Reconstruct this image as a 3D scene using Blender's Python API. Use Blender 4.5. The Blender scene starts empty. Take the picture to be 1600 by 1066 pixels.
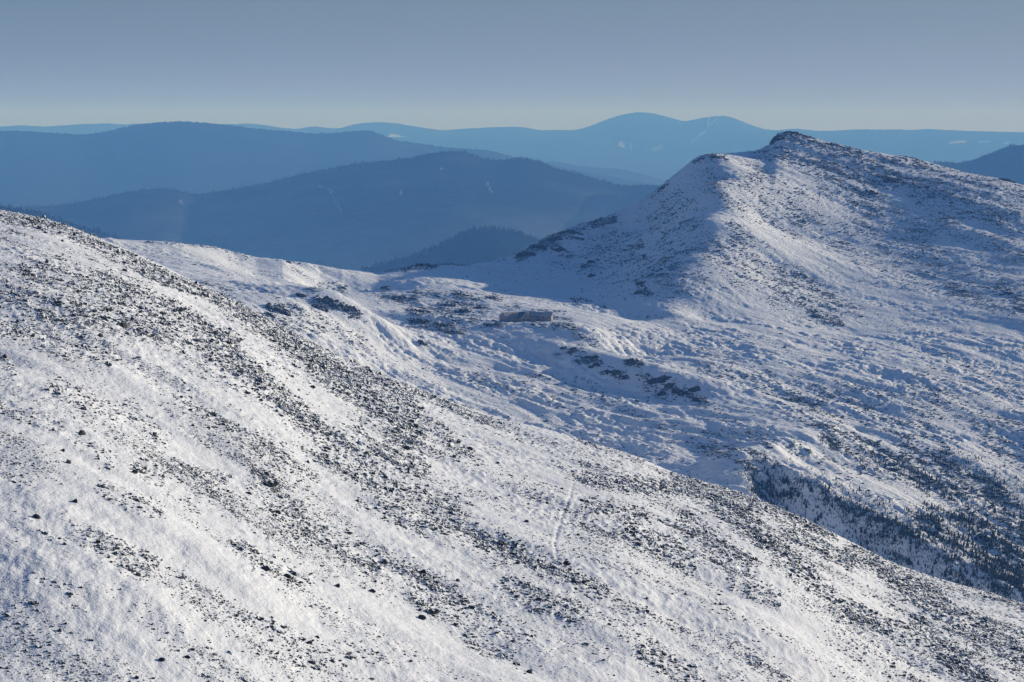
import bpy, math, random
import numpy as np
from mathutils import Vector

# ------------------------------------------------------------------ camera, sky, sun, exposure
scene = bpy.context.scene
COL = scene.collection
F = 3764.0                                   # focal length in pixels of the 1600 px wide photograph
PITCH = math.atan((533 - 203) / F)           # horizon row 203
cam_d = bpy.data.cameras.new('camera'); cam = bpy.data.objects.new('camera', cam_d); COL.objects.link(cam)
cam_d.sensor_width = 36.0; cam_d.lens = 36.0 * F / 1600.0
cam_d.clip_start = 1.0; cam_d.clip_end = 250000.0
cam.rotation_euler = (math.pi / 2 - PITCH, 0, 0)
scene.camera = cam

SUN_EL, SUN_AZ = math.radians(12.8), math.radians(57.0)     # azimuth clockwise from the view direction (+y)
sd = Vector((math.sin(SUN_AZ) * math.cos(SUN_EL), math.cos(SUN_AZ) * math.cos(SUN_EL), math.sin(SUN_EL)))
w = bpy.data.worlds.new('World'); scene.world = w; w.use_nodes = True
nt = w.node_tree; nt.nodes.clear()
sky = nt.nodes.new('ShaderNodeTexSky'); sky.sky_type = 'NISHITA'; sky.sun_disc = False
sky.sun_elevation = SUN_EL; sky.sun_rotation = SUN_AZ; sky.altitude = 2200; sky.air_density = 1.0; sky.dust_density = 0.15; sky.ozone_density = 2.5
bg = nt.nodes.new('ShaderNodeBackground'); bg.inputs['Strength'].default_value = 0.064
wo = nt.nodes.new('ShaderNodeOutputWorld')
tint = nt.nodes.new('ShaderNodeMix'); tint.data_type = 'RGBA'; tint.blend_type = 'MULTIPLY'; tint.inputs['Factor'].default_value = 1.0
# the band of sky just over the horizon is grey with haze, the sky higher up is clear and blue
gm = nt.nodes.new('ShaderNodeNewGeometry'); sp = nt.nodes.new('ShaderNodeSeparateXYZ'); nt.links.new(gm.outputs['Incoming'], sp.inputs[0])
rp = nt.nodes.new('ShaderNodeMapRange'); rp.interpolation_type = 'SMOOTHSTEP'; rp.inputs['From Min'].default_value = -0.10; rp.inputs['From Max'].default_value = -0.40; nt.links.new(sp.outputs['Z'], rp.inputs['Value'])
lo = nt.nodes.new('ShaderNodeMix'); lo.data_type = 'RGBA'; lo.inputs[7].default_value = (1.05, 1.25, 1.65, 1)
rq = nt.nodes.new('ShaderNodeMapRange'); rq.interpolation_type = 'SMOOTHSTEP'; rq.inputs['From Min'].default_value = 0.03; rq.inputs['From Max'].default_value = -0.11; nt.links.new(sp.outputs['Z'], rq.inputs['Value'])
l2 = nt.nodes.new('ShaderNodeMix'); l2.data_type = 'RGBA'; l2.inputs[6].default_value = (0.50, 0.40, 0.40, 1); l2.inputs[7].default_value = (0.66, 0.565, 0.42, 1)
nt.links.new(rq.outputs[0], l2.inputs['Factor']); nt.links.new(l2.outputs[2], lo.inputs[6])
nt.links.new(rp.outputs[0], lo.inputs['Factor']); nt.links.new(lo.outputs[2], tint.inputs[7])
nt.links.new(sky.outputs[0], tint.inputs[6]); nt.links.new(tint.outputs[2], bg.inputs[0]); nt.links.new(bg.outputs[0], wo.inputs[0])
sl = bpy.data.lights.new('sun', 'SUN'); sl.energy = 5.0; sl.angle = math.radians(0.5); sl.color = (0.99, 0.96, 0.90)
so = bpy.data.objects.new('sun', sl); COL.objects.link(so); so.rotation_euler = (-sd).to_track_quat('-Z', 'Y').to_euler()
scene.view_settings.view_transform = 'Standard'; scene.view_settings.look = 'None'
scene.view_settings.exposure = 0.0; scene.view_settings.gamma = 1.0; scene.view_settings.use_curve_mapping = False
scene.cycles.volume_bounces = 1; scene.cycles.max_bounces = 5; scene.cycles.diffuse_bounces = 3

rng = np.random.default_rng(7); random.seed(7)

# ------------------------------------------------------------------ pixel <-> world helpers
CP, SP = math.cos(PITCH), math.sin(PITCH)
def ut(px, py):
    a = (np.asarray(px, float) - 800) / F; b = (533 - np.asarray(py, float)) / F
    k = CP + b * SP
    return a / k, (b * CP - SP) / k
def pix(u, t):
    # inverse of ut for world directions (u, 1, t)
    fwd = CP - t * SP; up = SP + t * CP
    return 800 + F * u / fwd, 533 - F * up / fwd
def wpt(px, py, y):
    u, t = ut(px, py); return (float(u * y), float(y), float(t * y))

# ------------------------------------------------------------------ noise
def _h(ix, iy, s):
    h = (ix.astype(np.uint32) * np.uint32(374761393) + iy.astype(np.uint32) * np.uint32(668265263) + np.uint32(s * 1442695041 % 4294967296))
    h = (h ^ (h >> np.uint32(13))) * np.uint32(1274126177)
    return (h ^ (h >> np.uint32(16)))
def perlin(x, y, s=0):
    x0 = np.floor(x); y0 = np.floor(y); fx = (x - x0).astype(np.float32); fy = (y - y0).astype(np.float32)
    ix = x0.astype(np.int64); iy = y0.astype(np.int64)
    def g(i, j):
        a = _h(ix + i, iy + j, s).astype(np.float32) * np.float32(2 * math.pi / 4294967296)
        return np.cos(a) * (fx - i) + np.sin(a) * (fy - j)
    sx = fx * fx * fx * (fx * (fx * 6 - 15) + 10); sy = fy * fy * fy * (fy * (fy * 6 - 15) + 10)
    a = g(0, 0); b = g(1, 0); c = g(0, 1); d = g(1, 1)
    return ((a + (b - a) * sx) * (1 - sy) + (c + (d - c) * sx) * sy) * 1.41
def fbm(x, y, n=4, s=0, gain=0.5, lac=2.03):
    r = 0; a = 1; t = 0
    for k in range(n):
        r = r + a * perlin(x + 17.3 * k, y - 9.1 * k, s + k); t += a; a *= gain; x = x * lac; y = y * lac
    return r / t
def ridged(x, y, n=3, s=0, gain=0.5):
    r = 0; a = 1; t = 0
    for k in range(n):
        r = r + a * (1 - 2 * np.abs(perlin(x + 5.7 * k, y + 3.3 * k, s + k))); t += a; a *= gain; x = x * 2.07; y = y * 2.07
    return r / t
def rot(x, y, deg, sl=1.0, sw=1.0):
    # coordinates along / across a direction (deg, 0 = +x, 90 = +y), divided by the two wavelengths
    c, s = math.cos(math.radians(deg)), math.sin(math.radians(deg))
    return (x * c + y * s) / sl, (-x * s + y * c) / sw
def sstep(a, b, v):
    v = np.clip((v - a) / (b - a), 0, 1); return v * v * (3 - 2 * v)

# ------------------------------------------------------------------ materials
def newmat(name):
    m = bpy.data.materials.new(name); m.use_nodes = True
    t = m.node_tree; t.nodes.clear()
    o = t.nodes.new('ShaderNodeOutputMaterial'); b = t.nodes.new('ShaderNodeBsdfPrincipled')
    t.links.new(b.outputs[0], o.inputs[0])
    return m, t, b
def N(t, kind, **kw):
    n = t.nodes.new(kind)
    for k, v in kw.items():
        if k in n.inputs: n.inputs[k].default_value = v
        else: setattr(n, k, v)
    return n
def plain(name, col, rough=0.8, var=0.25, scale=2.0, metallic=0.0):
    m, t, b = newmat(name)
    tc = N(t, 'ShaderNodeTexCoord'); no = N(t, 'ShaderNodeTexNoise', Scale=scale, Detail=4.0)
    mp = N(t, 'ShaderNodeMapRange'); mp.inputs['To Min'].default_value = 1 - var; mp.inputs['To Max'].default_value = 1 + var
    mx = N(t, 'ShaderNodeMix', data_type='RGBA', blend_type='MULTIPLY'); mx.inputs['Factor'].default_value = 1
    t.links.new(tc.outputs['Object'], no.inputs['Vector']); t.links.new(no.outputs['Fac'], mp.inputs['Value'])
    mx.inputs[6].default_value = (*col, 1); t.links.new(mp.outputs[0], mx.inputs[7]); t.links.new(mx.outputs[2], b.inputs['Base Color'])
    b.inputs['Roughness'].default_value = rough; b.inputs['Metallic'].default_value = metallic
    return m

def snow_material(name, b1=0.5, b2=0.18, rot_=38, ms=(0.85, 1.15, 1.0), scl=1.0):
    m, t, b = newmat(name)
    tc = N(t, 'ShaderNodeTexCoord')
    mp = N(t, 'ShaderNodeMapping'); mp.inputs['Rotation'].default_value = (0, 0, math.radians(rot_)); mp.inputs['Scale'].default_value = ms
    t.links.new(tc.outputs['Object'], mp.inputs[0])
    n1 = N(t, 'ShaderNodeTexNoise', Scale=0.55 * scl, Detail=5.0, Roughness=0.6)
    n2 = N(t, 'ShaderNodeTexNoise', Scale=1.9 * scl, Detail=3.0, Roughness=0.6)
    t.links.new(mp.outputs[0], n1.inputs['Vector']); t.links.new(tc.outputs['Object'], n2.inputs['Vector'])
    bu1 = N(t, 'ShaderNodeBump', Strength=1.0, Distance=b1); bu2 = N(t, 'ShaderNodeBump', Strength=1.0, Distance=b2)
    t.links.new(n1.outputs['Fac'], bu1.inputs['Height']); t.links.new(n2.outputs['Fac'], bu2.inputs['Height'])
    t.links.new(bu1.outputs[0], bu2.inputs['Normal']); t.links.new(bu2.outputs[0], b.inputs['Normal'])
    # packed snow, rime and thin places where the ground shows
    at = N(t, 'ShaderNodeAttribute', attribute_name='bare')
    nf = N(t, 'ShaderNodeTexNoise', Scale=0.9 * scl, Detail=6.0, Roughness=0.75); t.links.new(tc.outputs['Object'], nf.inputs['Vector'])
    ad = N(t, 'ShaderNodeMath', operation='ADD'); t.links.new(at.outputs['Fac'], ad.inputs[0]); t.links.new(nf.outputs['Fac'], ad.inputs[1])
    mr = N(t, 'ShaderNodeMapRange', interpolation_type='SMOOTHSTEP'); mr.inputs['From Min'].default_value = 1.0; mr.inputs['From Max'].default_value = 1.12
    t.links.new(ad.outputs[0], mr.inputs['Value'])
    nc = N(t, 'ShaderNodeTexNoise', Scale=0.02, Detail=5.0); t.links.new(tc.outputs['Object'], nc.inputs['Vector'])
    sc = N(t, 'ShaderNodeMix', data_type='RGBA'); sc.inputs[6].default_value = (0.80, 0.81, 0.83, 1); sc.inputs[7].default_value = (0.88, 0.88, 0.885, 1)
    t.links.new(nc.outputs['Fac'], sc.inputs['Factor'])
    gc = N(t, 'ShaderNodeMix', data_type='RGBA'); gc.inputs[6].default_value = (0.045, 0.042, 0.035, 1); gc.inputs[7].default_value = (0.14, 0.12, 0.10, 1)
    t.links.new(n2.outputs['Fac'], gc.inputs['Factor'])
    mx = N(t, 'ShaderNodeMix', data_type='RGBA'); t.links.new(mr.outputs[0], mx.inputs['Factor'])
    t.links.new(sc.outputs[2], mx.inputs[6]); t.links.new(gc.outputs[2], mx.inputs[7])
    t.links.new(mx.outputs[2], b.inputs['Base Color'])
    b.inputs['Roughness'].default_value = 0.7; b.inputs['Specular IOR Level'].default_value = 0.25
    return m

def forest_material(name, dark, pale, z0, z1):
    # wooded hills: evergreen tops, leafless woods with snow between the trunks lower down, valley haze painted into their pale colour, snow patches from the attribute
    m, t, b = newmat(name)
    ge = N(t, 'ShaderNodeNewGeometry'); sx = N(t, 'ShaderNodeSeparateXYZ'); t.links.new(ge.outputs['Position'], sx.inputs[0])
    n1 = N(t, 'ShaderNodeTexNoise', Scale=0.0022, Detail=8.0, Roughness=0.62); t.links.new(ge.outputs['Position'], n1.inputs['Vector'])
    n2 = N(t, 'ShaderNodeTexNoise', Scale=0.02, Detail=5.0, Roughness=0.7); t.links.new(ge.outputs['Position'], n2.inputs['Vector'])
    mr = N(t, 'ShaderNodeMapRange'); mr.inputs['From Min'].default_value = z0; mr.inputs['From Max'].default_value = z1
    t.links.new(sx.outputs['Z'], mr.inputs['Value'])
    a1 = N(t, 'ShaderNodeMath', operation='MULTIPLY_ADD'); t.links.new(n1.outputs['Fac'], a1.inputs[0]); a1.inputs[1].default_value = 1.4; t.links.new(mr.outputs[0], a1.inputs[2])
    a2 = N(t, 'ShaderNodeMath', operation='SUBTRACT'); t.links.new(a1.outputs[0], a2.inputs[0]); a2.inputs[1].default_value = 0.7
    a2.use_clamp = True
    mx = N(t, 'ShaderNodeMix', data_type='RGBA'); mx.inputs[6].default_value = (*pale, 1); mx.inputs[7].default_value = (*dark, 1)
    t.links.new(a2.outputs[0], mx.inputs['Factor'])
    mu = N(t, 'ShaderNodeMapRange'); mu.inputs['To Min'].default_value = 0.65; mu.inputs['To Max'].default_value = 1.35
    t.links.new(n2.outputs['Fac'], mu.inputs['Value'])
    m2 = N(t, 'ShaderNodeMix', data_type='RGBA', blend_type='MULTIPLY'); m2.inputs['Factor'].default_value = 1
    t.links.new(mx.outputs[2], m2.inputs[6]); t.links.new(mu.outputs[0], m2.inputs[7])
    at = N(t, 'ShaderNodeAttribute', attribute_name='snow')
    m3 = N(t, 'ShaderNodeMix', data_type='RGBA'); t.links.new(at.outputs['Fac'], m3.inputs['Factor']); t.links.new(m2.outputs[2], m3.inputs[6]); m3.inputs[7].default_value = (0.8, 0.8, 0.8, 1)
    t.links.new(m3.outputs[2], b.inputs['Base Color'])
    bu = N(t, 'ShaderNodeBump', Strength=1.0, Distance=10.0); t.links.new(n2.outputs['Fac'], bu.inputs['Height']); t.links.new(bu.outputs[0], b.inputs['Normal'])
    b.inputs['Roughness'].default_value = 1.0; b.inputs['Specular IOR Level'].default_value = 0.0
    return m

# ------------------------------------------------------------------ mesh helpers
def tag(o, label=None, cat=None, group=None, kind=None):
    if label: o['label'] = label
    if cat: o['category'] = cat
    if group: o['group'] = group
    if kind: o['kind'] = kind
    return o
def fast_mesh(name, V, Fa, mat, smooth=False):
    """V (n,3) array, Fa (m,k) array of k-gons"""
    me = bpy.data.meshes.new(name); V = np.ascontiguousarray(V, np.float32); Fa = np.ascontiguousarray(Fa, np.int32)
    me.vertices.add(len(V)); me.vertices.foreach_set('co', V.ravel())
    k = Fa.shape[1]
    me.loops.add(Fa.size); me.loops.foreach_set('vertex_index', Fa.ravel())
    me.polygons.add(len(Fa)); me.polygons.foreach_set('loop_start', np.arange(0, Fa.size, k, dtype=np.int32))
    me.update(calc_edges=True)
    me.polygons.foreach_set('use_smooth', np.full(len(Fa), smooth)); me.materials.append(mat)
    return me
def link(name, me, parent=None):
    o = bpy.data.objects.new(name, me); COL.objects.link(o); o.parent = parent
    return o
def grid_faces(nr, nc):
    i = np.arange((nr - 1) * nc).reshape(nr - 1, nc)[:, :-1].ravel()
    return np.stack([i, i + 1, i + nc + 1, i + nc], 1)
def add_attr(me, name, val):
    a = me.attributes.new(name, 'FLOAT', 'POINT'); a.data.foreach_set('value', np.ascontiguousarray(val, np.float32).ravel())

# ------------------------------------------------------------------ the setting: near slope
FG = [(-400,255),(-200,290),(0,330),(60,340),(150,370),(230,405),(300,440),(400,487),(470,530),(540,565),(600,590),(700,630),(800,660),(900,685),(960,703),(1000,716),
      (1040,738),(1100,755),(1170,775),(1230,800),(1300,835),(1400,885),(1500,917),(1600,945),(1800,1010),(2000,1070)]
def curve(pts, u, sig=0.0025):
    p = np.array(pts, float); uu, tt = ut(p[:, 0], p[:, 1])
    # smooth a little
    r = np.zeros_like(u); ds = np.linspace(-2, 2, 9); ws = np.exp(-ds ** 2)
    for d, q in zip(ds, ws): r = r + q * np.interp(u + d * sig, uu, tt)
    return r / ws.sum()
YS = 640.0
U1 = np.linspace(-0.30, 0.30, 1500); Y1 = np.exp(np.arange(math.log(165), math.log(900), 0.00118))
UG, YG = np.meshgrid(U1, Y1)
def track_pts():
    # the packed track and its side branches, as points on the picture, projected to the slope further down
    return [[(893,765),(891,778),(884,795),(879,803),(876,815),(870,832),(866,850),(869,868),(874,876)],
            [(878,802),(864,811),(851,816),(856,832),(862,845)],
            [(879,803),(893,795),(899,786),(903,776)],
            [(820,805),(835,798),(852,795)],
            [(893,765),(905,742),(909,728),(893,716),(868,703),(842,690),(815,676)],
            [(876,886),(892,905),(915,930),(946,955),(985,972)],
            [(838,1038),(845,1025),(870,1015),(895,1000),(910,985)]]
def near_height(u, y, micro=True):
    x = u * y
    ts = curve(FG, u, 0.011)
    z = ts * y - 2.35e-4 * (y - YS) ** 2 * np.where(y > YS, 2.2, 1.0)
    # broad undulations and gullies running down the slope to the right and towards the viewer
    a, b = rot(x, y, -28)
    env = np.clip(0.35 + np.abs(y - YS) / 260.0, 0.35, 1.0)
    z = z + env * (3.4 * fbm(a / 140, b / 60, 3, 11) + 1.4 * fbm(a / 50, b / 24, 3, 31) )
    if micro:
        sm = 0.3 + 0.9 * sstep(-.2, .3, fbm(a / 45, b / 22, 3, 41))
        z = z + 0.45 * fbm(a / 16, b / 11, 3, 51) + 0.22 * sm * fbm(x / 2.6, y / 5.2, 3, 61)
        # pebbly patches: frozen tussocks under the snow
        pm = sstep(-0.3, 0.25, fbm(a / 70, b / 30, 3, 71))
        z = z + pm * 0.42 * np.clip((y - 150) / 300, .25, 1) * np.maximum(fbm(x / 1.5, y / 2.6, 2, 81), -0.1)
    return z
Z1 = near_height(UG, YG)
T1 = Z1 / YG
PX1, PY1 = pix(UG, T1)
vis1 = T1 >= np.maximum.accumulate(T1, 0) - 1e-5
# tracks: pressed into the snow with small raised edges
def pix_to_near(px, py):
    u, t = ut(px, py); c = int(np.argmin(abs(U1 - u))); r = int(np.argmax(T1[:, c] >= t)); return u * Y1[r], Y1[r]
X1 = UG * YG
for k, line in enumerate(track_pts()):
    P = [pix_to_near(*p) for p in line]
    x0 = min(p[0] for p in P) - 4; x1 = max(p[0] for p in P) + 4; y0 = min(p[1] for p in P) - 4; y1 = max(p[1] for p in P) + 4
    m = (X1 > x0) & (X1 < x1) & (YG > y0) & (YG < y1)
    if not m.any(): continue
    xs, ys = X1[m], YG[m]; d = np.full(xs.shape, 1e9)
    wob = 0.1 * perlin(xs / 3, ys / 3, 5)
    for (ax, ay), (bx, by) in zip(P[:-1], P[1:]):
        L = (bx - ax) ** 2 + (by - ay) ** 2 + 1e-9; q = np.clip(((xs - ax) * (bx - ax) + (ys - ay) * (by - ay)) / L, 0, 1)
        d = np.minimum(d, np.hypot(xs - ax - q * (bx - ax), ys - ay - q * (by - ay)))
    d = d + wob
    wd = 0.28 if k == 0 else 0.22
    dep = 0.10 if k == 0 else 0.05
    Z1[m] += -dep * np.exp(-(d / wd) ** 2) + 0.18 * dep * np.exp(-((d - 1.9 * wd) / (0.6 * wd)) ** 2)
def capsules(px, py, caps, soft=0.6):
    d = np.zeros(px.shape, np.float32)
    for (x0, y0, x1, y1, wd, val) in caps:
        R = wd * 2.2; m = (px > min(x0, x1) - R) & (px < max(x0, x1) + R) & (py > min(y0, y1) - R) & (py < max(y0, y1) + R)
        if not m.any(): continue
        a = px[m]; b = py[m]; L = (x1 - x0) ** 2 + (y1 - y0) ** 2 + 1e-6
        q = np.clip(((a - x0) * (x1 - x0) + (b - y0) * (y1 - y0)) / L, 0, 1)
        r = np.hypot(a - x0 - q * (x1 - x0), b - y0 - q * (y1 - y0)) / wd
        d[m] = np.maximum(d[m], val * sstep(1.7, 0.5, r))
    return d
NEAR_CAPS = [
 (0,336,110,362,9,1),(110,365,260,432,8,.8),(0,415,60,425,8,.6),(40,425,180,455,16,.8),(170,450,330,530,22,.95),(0,455,60,480,18,.7),(60,480,200,500,20,.7),
 (330,455,430,520,14,.9),(430,520,545,600,20,1),(545,600,640,680,20,1),(230,430,330,460,10,.7),
 (200,505,340,535,14,.9),(330,535,430,610,26,1),(430,610,520,700,24,1),(520,700,600,760,24,.9),(600,770,690,830,18,.8),
 (0,515,130,530,18,.6),(0,560,20,585,9,.9),(60,530,170,560,14,.6),(90,605,190,650,15,.8),(200,640,250,685,14,.9),(0,635,90,668,12,.8),(285,625,330,650,10,.6),
 (340,665,440,705,13,.5),(120,690,170,720,12,.8),(60,740,85,745,7,.8),(210,730,250,750,11,.9),(270,730,350,752,10,.95),(0,730,40,755,12,.7),(165,765,245,800,13,1),
 (260,765,310,800,8,.6),(320,770,365,775,5,.6),(405,760,470,825,20,1),(430,725,490,745,10,.7),(500,830,545,860,14,1),(60,832,100,846,6,.9),(130,840,230,880,16,.7),(190,885,225,905,8,.8),
 (0,790,40,830,12,.4),(370,852,440,880,12,1),(400,886,480,905,10,1),(50,900,130,925,8,.9),(100,948,140,955,5,.6),(240,980,262,990,5,.6),(380,960,540,1030,12,.75),(420,1022,500,1045,6,.7),(0,1048,50,1062,8,.9),
 (490,700,530,730,9,.7),(460,820,520,850,14,.9),
 (540,700,640,760,28,.9),(640,760,700,800,22,.8),(560,790,600,800,8,.8),(600,800,660,825,12,.9),(690,790,760,850,18,.8),(760,840,860,890,18,1),(850,880,940,930,16,1),(700,820,780,880,14,.6),
 (530,850,590,885,15,1),(590,870,680,912,10,.95),(660,920,740,975,22,1),(800,920,900,960,20,.9),(760,970,820,1000,14,.95),(740,1008,790,1022,12,1),(790,1030,830,1050,6,.6),(530,1012,590,1030,12,.7),
 (640,640,700,680,9,.7),(560,570,640,630,13,.9),(620,600,760,658,6,.6),(700,690,745,722,9,.7),(610,690,660,720,10,.7),(660,700,760,735,7,.4),(860,722,890,730,5,.8),
 (1010,1015,1080,1070,20,1),(950,960,1010,1010,12,.5),(870,1005,960,1030,12,.3),(930,930,1000,970,14,.8),(1000,690,1040,712,5,.6),(900,690,1000,718,5,.5),
 (920,750,1070,768,12,.85),(925,790,1000,806,14,.8),(980,820,1075,880,18,.95),(900,815,930,835,8,.4),(940,840,960,850,8,.4),(910,865,960,880,7,.5),
 (1060,758,1165,800,13,1),(1120,785,1200,850,16,1),(1070,818,1160,890,20,.85),(1200,850,1265,905,16,1),(1070,742,1300,838,7,.9),(1225,830,1330,880,11,.9),(1330,862,1450,925,13,1),
 (1430,920,1530,1000,18,1),(1530,985,1620,1045,20,1),(1305,942,1400,985,11,1),(1435,975,1490,1040,14,1),(1370,970,1440,1000,10,.9),(1480,1015,1545,1070,16,1),(1150,912,1210,940,12,.8),(1120,930,1140,960,8,.5),
 (1175,1030,1225,1066,9,.9),(1400,925,1600,1000,14,.5),(1280,920,1310,940,6,.9),(1450,880,1600,950,7,.6),(1240,900,1300,930,12,.5),(1060,975,1180,1010,14,.25),(1300,1000,1450,1060,16,.3),(1100,1040,1170,1066,12,.4)]
an, bn = rot(X1, YG, -30)
clump = sstep(-.12, .22, fbm(an / 16, bn / 7, 3, 301)) * sstep(-.3, .15, fbm(an / 5, bn / 3, 2, 311))
broad = fbm(an / 120, bn / 26, 3, 321)
PXn = PX1 + 7 * fbm(X1 / 9, YG / 14, 2, 331); PYn = PY1 + 5 * fbm(X1 / 9 + 40, YG / 14, 2, 341)
dn = capsules(PXn, PYn, NEAR_CAPS)
offscreen = (PX1 < -10) | (PX1 > 1610) | (PY1 > 1080)
dn = np.where(offscreen, 0.6 * sstep(.0, .3, broad), dn)
_b = np.clip(dn, 0, 1) * (0.35 + .65 * clump) + 0.12
Z1 = Z1 + _b * np.clip(YG / 520, .4, 1.1) * (0.42 * np.maximum(fbm(X1 / 1.5, YG / 2.0, 2, 361) + .15, -.1) + 0.22 * fbm(X1 / .8, YG / 1.3, 1, 371))
def near_z(x, y):
    u = x / y
    ci = np.clip(np.interp(u, U1, np.arange(len(U1))), 0, len(U1) - 1.001); ri = np.clip(np.interp(y, Y1, np.arange(len(Y1))), 0, len(Y1) - 1.001)
    c0 = ci.astype(int); r0 = ri.astype(int); fc = ci - c0; fr = ri - r0
    return (Z1[r0, c0] * (1 - fr) * (1 - fc) + Z1[r0 + 1, c0] * fr * (1 - fc) + Z1[r0, c0 + 1] * (1 - fr) * fc + Z1[r0 + 1, c0 + 1] * fr * fc)
snow_near = snow_material('windpacked_snow', 0.24, 0.14, 0, (1.2, .55, 1.0))
me = fast_mesh('near_slope', np.stack([X1, YG, Z1], -1).reshape(-1, 3), grid_faces(*UG.shape), snow_near, True)

# ------------------------------------------------------------------ the setting: col, knolls, valley and rocky peak
S2 = [(-400,420),(-200,395),(0,380),(165,373),(240,377),(330,385),(400,402),(470,410),(540,422),(590,427),(620,421),(655,414),(690,413),(740,413),(770,409),(800,399),(830,381),(870,364),
      (930,344),(980,325),(1020,302),(1035,288),(1060,268),(1085,248),(1105,240),(1140,240),(1180,236),(1200,229),(1212,212),(1225,206),(1245,207),(1262,213),(1290,222),(1340,233),
      (1395,243),(1420,246),(1450,253),(1500,268),(1560,279),(1600,290),(1700,318),(1850,365),(2000,410)]
S2D = [(-400,1450),(165,1480),(400,1600),(540,1600),(600,1620),(740,1650),(830,1760),(930,1830),(1030,1840),(1110,1815),(1180,1835),(1212,1895),(1240,1925),(1300,1918),(1400,1905),(1600,1830),(2000,1750)]
ctrl = [  # pixel column, pixel row, distance
 (1180,300,1725),(1105,290,1710),(1100,345,1630),(1088,400,1555),(1068,450,1492),(1045,486,1440),(1150,262,1775),(1195,262,1800),(1235,250,1840),(1020,350,1770),(1000,400,1690),(940,400,1720),(900,425,1660),(960,450,1590),(870,400,1740),
 (620,440,1555),(700,432,1580),(760,445,1560),(850,462,1560),(560,445,1560),(500,455,1520),(620,460,1500),(700,463,1480),(760,470,1470),(840,480,1420),(920,487,1410),
 (640,480,1400),(580,500,1330),(700,497,1360),(810,503,1345),(870,500,1360),(930,520,1320),(1000,500,1440),(1100,500,1440),
 (200,400,1440),(300,420,1400),(380,440,1370),(440,458,1330),(350,400,1530),(470,435,1520),(420,478,1250),(520,474,1290),(490,510,1220),(560,530,1245),(600,545,1245),
 (680,560,1262),(760,560,1275),(850,560,1285),(920,575,1265),(1000,560,1315),(700,610,1185),(800,630,1185),(780,660,1150),(900,640,1185),(900,690,1130),(980,620,1215),(1040,610,1235),
 (1090,640,1195),(1000,690,1125),(1060,740,1070),(1100,700,1120),(1150,680,1135),(1180,735,1060),(1120,760,1045),
 (1200,350,1690),(1300,330,1740),(1290,270,1815),(1400,320,1770),(1500,340,1730),(1600,360,1700),(1200,430,1560),(1320,420,1600),(1450,430,1600),(1600,450,1560),
 (1180,510,1420),(1300,520,1440),(1450,530,1430),(1600,550,1410),(1100,560,1300),(1200,600,1260),(1330,610,1270),(1470,620,1270),(1600,640,1270),
 (1200,670,1140),(1280,700,1130),(1400,700,1160),(1500,710,1170),(1600,730,1180),(1230,740,1060),(1300,770,1050),(1400,780,1070),(1500,800,1090),(1600,820,1100),
 (1250,810,960),(1330,850,940),(1420,870,980),(1500,900,980),(1600,900,1020),(1600,960,960),(1500,960,900),(1700,1000,950),(1720,850,1100),(1720,700,1200),(1720,500,1480),
 (100,420,1250),(200,450,1100),(0,400,1200),(300,500,1000),(400,580,1060),(500,650,1050),(600,710,1040),(700,760,1020),(800,800,1010),(900,830,990),(1000,870,970),(1200,930,860),
 (-200,430,1200),(-300,430,1000),(0,480,850),(400,700,820),(800,900,830),(1200,1010,750),(1600,1130,780),(1800,1100,900)]
CP3 = np.array([wpt(*c) for c in ctrl])
ex = []
for (px, py) in S2[::1]:
    D = np.interp(px, [s[0] for s in S2D], [s[1] for s in S2D]); p = wpt(px, py, D); ex.append(p)
for (px, D) in S2D[::1]:
    py = np.interp(px, [s[0] for s in S2], [s[1] for s in S2]); p = wpt(px, py, D)
    ex.append((p[0] * 1.12, p[1] * 1.12, p[2] - 70)); ex.append((p[0] * 1.4, p[1] * 1.4, p[2] - 240))
CP3 = np.vstack([CP3, np.array(ex)])
SC = 1000.0
def tps_fit(P, lam):
    n = len(P); q = P[:, :2] / SC
    r2 = ((q[:, None] - q[None]) ** 2).sum(-1) + 1e-12; K = 0.5 * r2 * np.log(r2) + lam * np.eye(n)
    A = np.zeros((n + 3, n + 3)); A[:n, :n] = K; A[:n, n] = 1; A[:n, n + 1:] = q; A[n, :n] = 1; A[n + 1:, :n] = q.T
    return np.linalg.solve(A, np.concatenate([P[:, 2], [0, 0, 0]]))
def tps_eval(P, wv, x, y):
    q = (P[:, :2] / SC).astype(np.float32); out = np.empty(x.size, np.float64); xf = (x.ravel() / SC).astype(np.float32); yf = (y.ravel() / SC).astype(np.float32); n = len(P); ww = wv.astype(np.float32)
    for i in range(0, x.size, 100000):
        a = xf[i:i + 100000, None]; b = yf[i:i + 100000, None]
        r2 = (a - q[:, 0]) ** 2 + (b - q[:, 1]) ** 2 + 1e-9
        out[i:i + 100000] = (0.5 * r2 * np.log(r2)) @ ww[:n] + ww[n] + a[:, 0] * ww[n + 1] + b[:, 0] * ww[n + 2]
    return out.reshape(x.shape)
U2 = np.linspace(-0.30, 0.30, 1500); Y2 = np.exp(np.arange(math.log(700), math.log(2700), 0.0013))
UG2, YG2 = np.meshgrid(U2, Y2); X2 = UG2 * YG2
wv = tps_fit(CP3, 2e-6)
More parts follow.
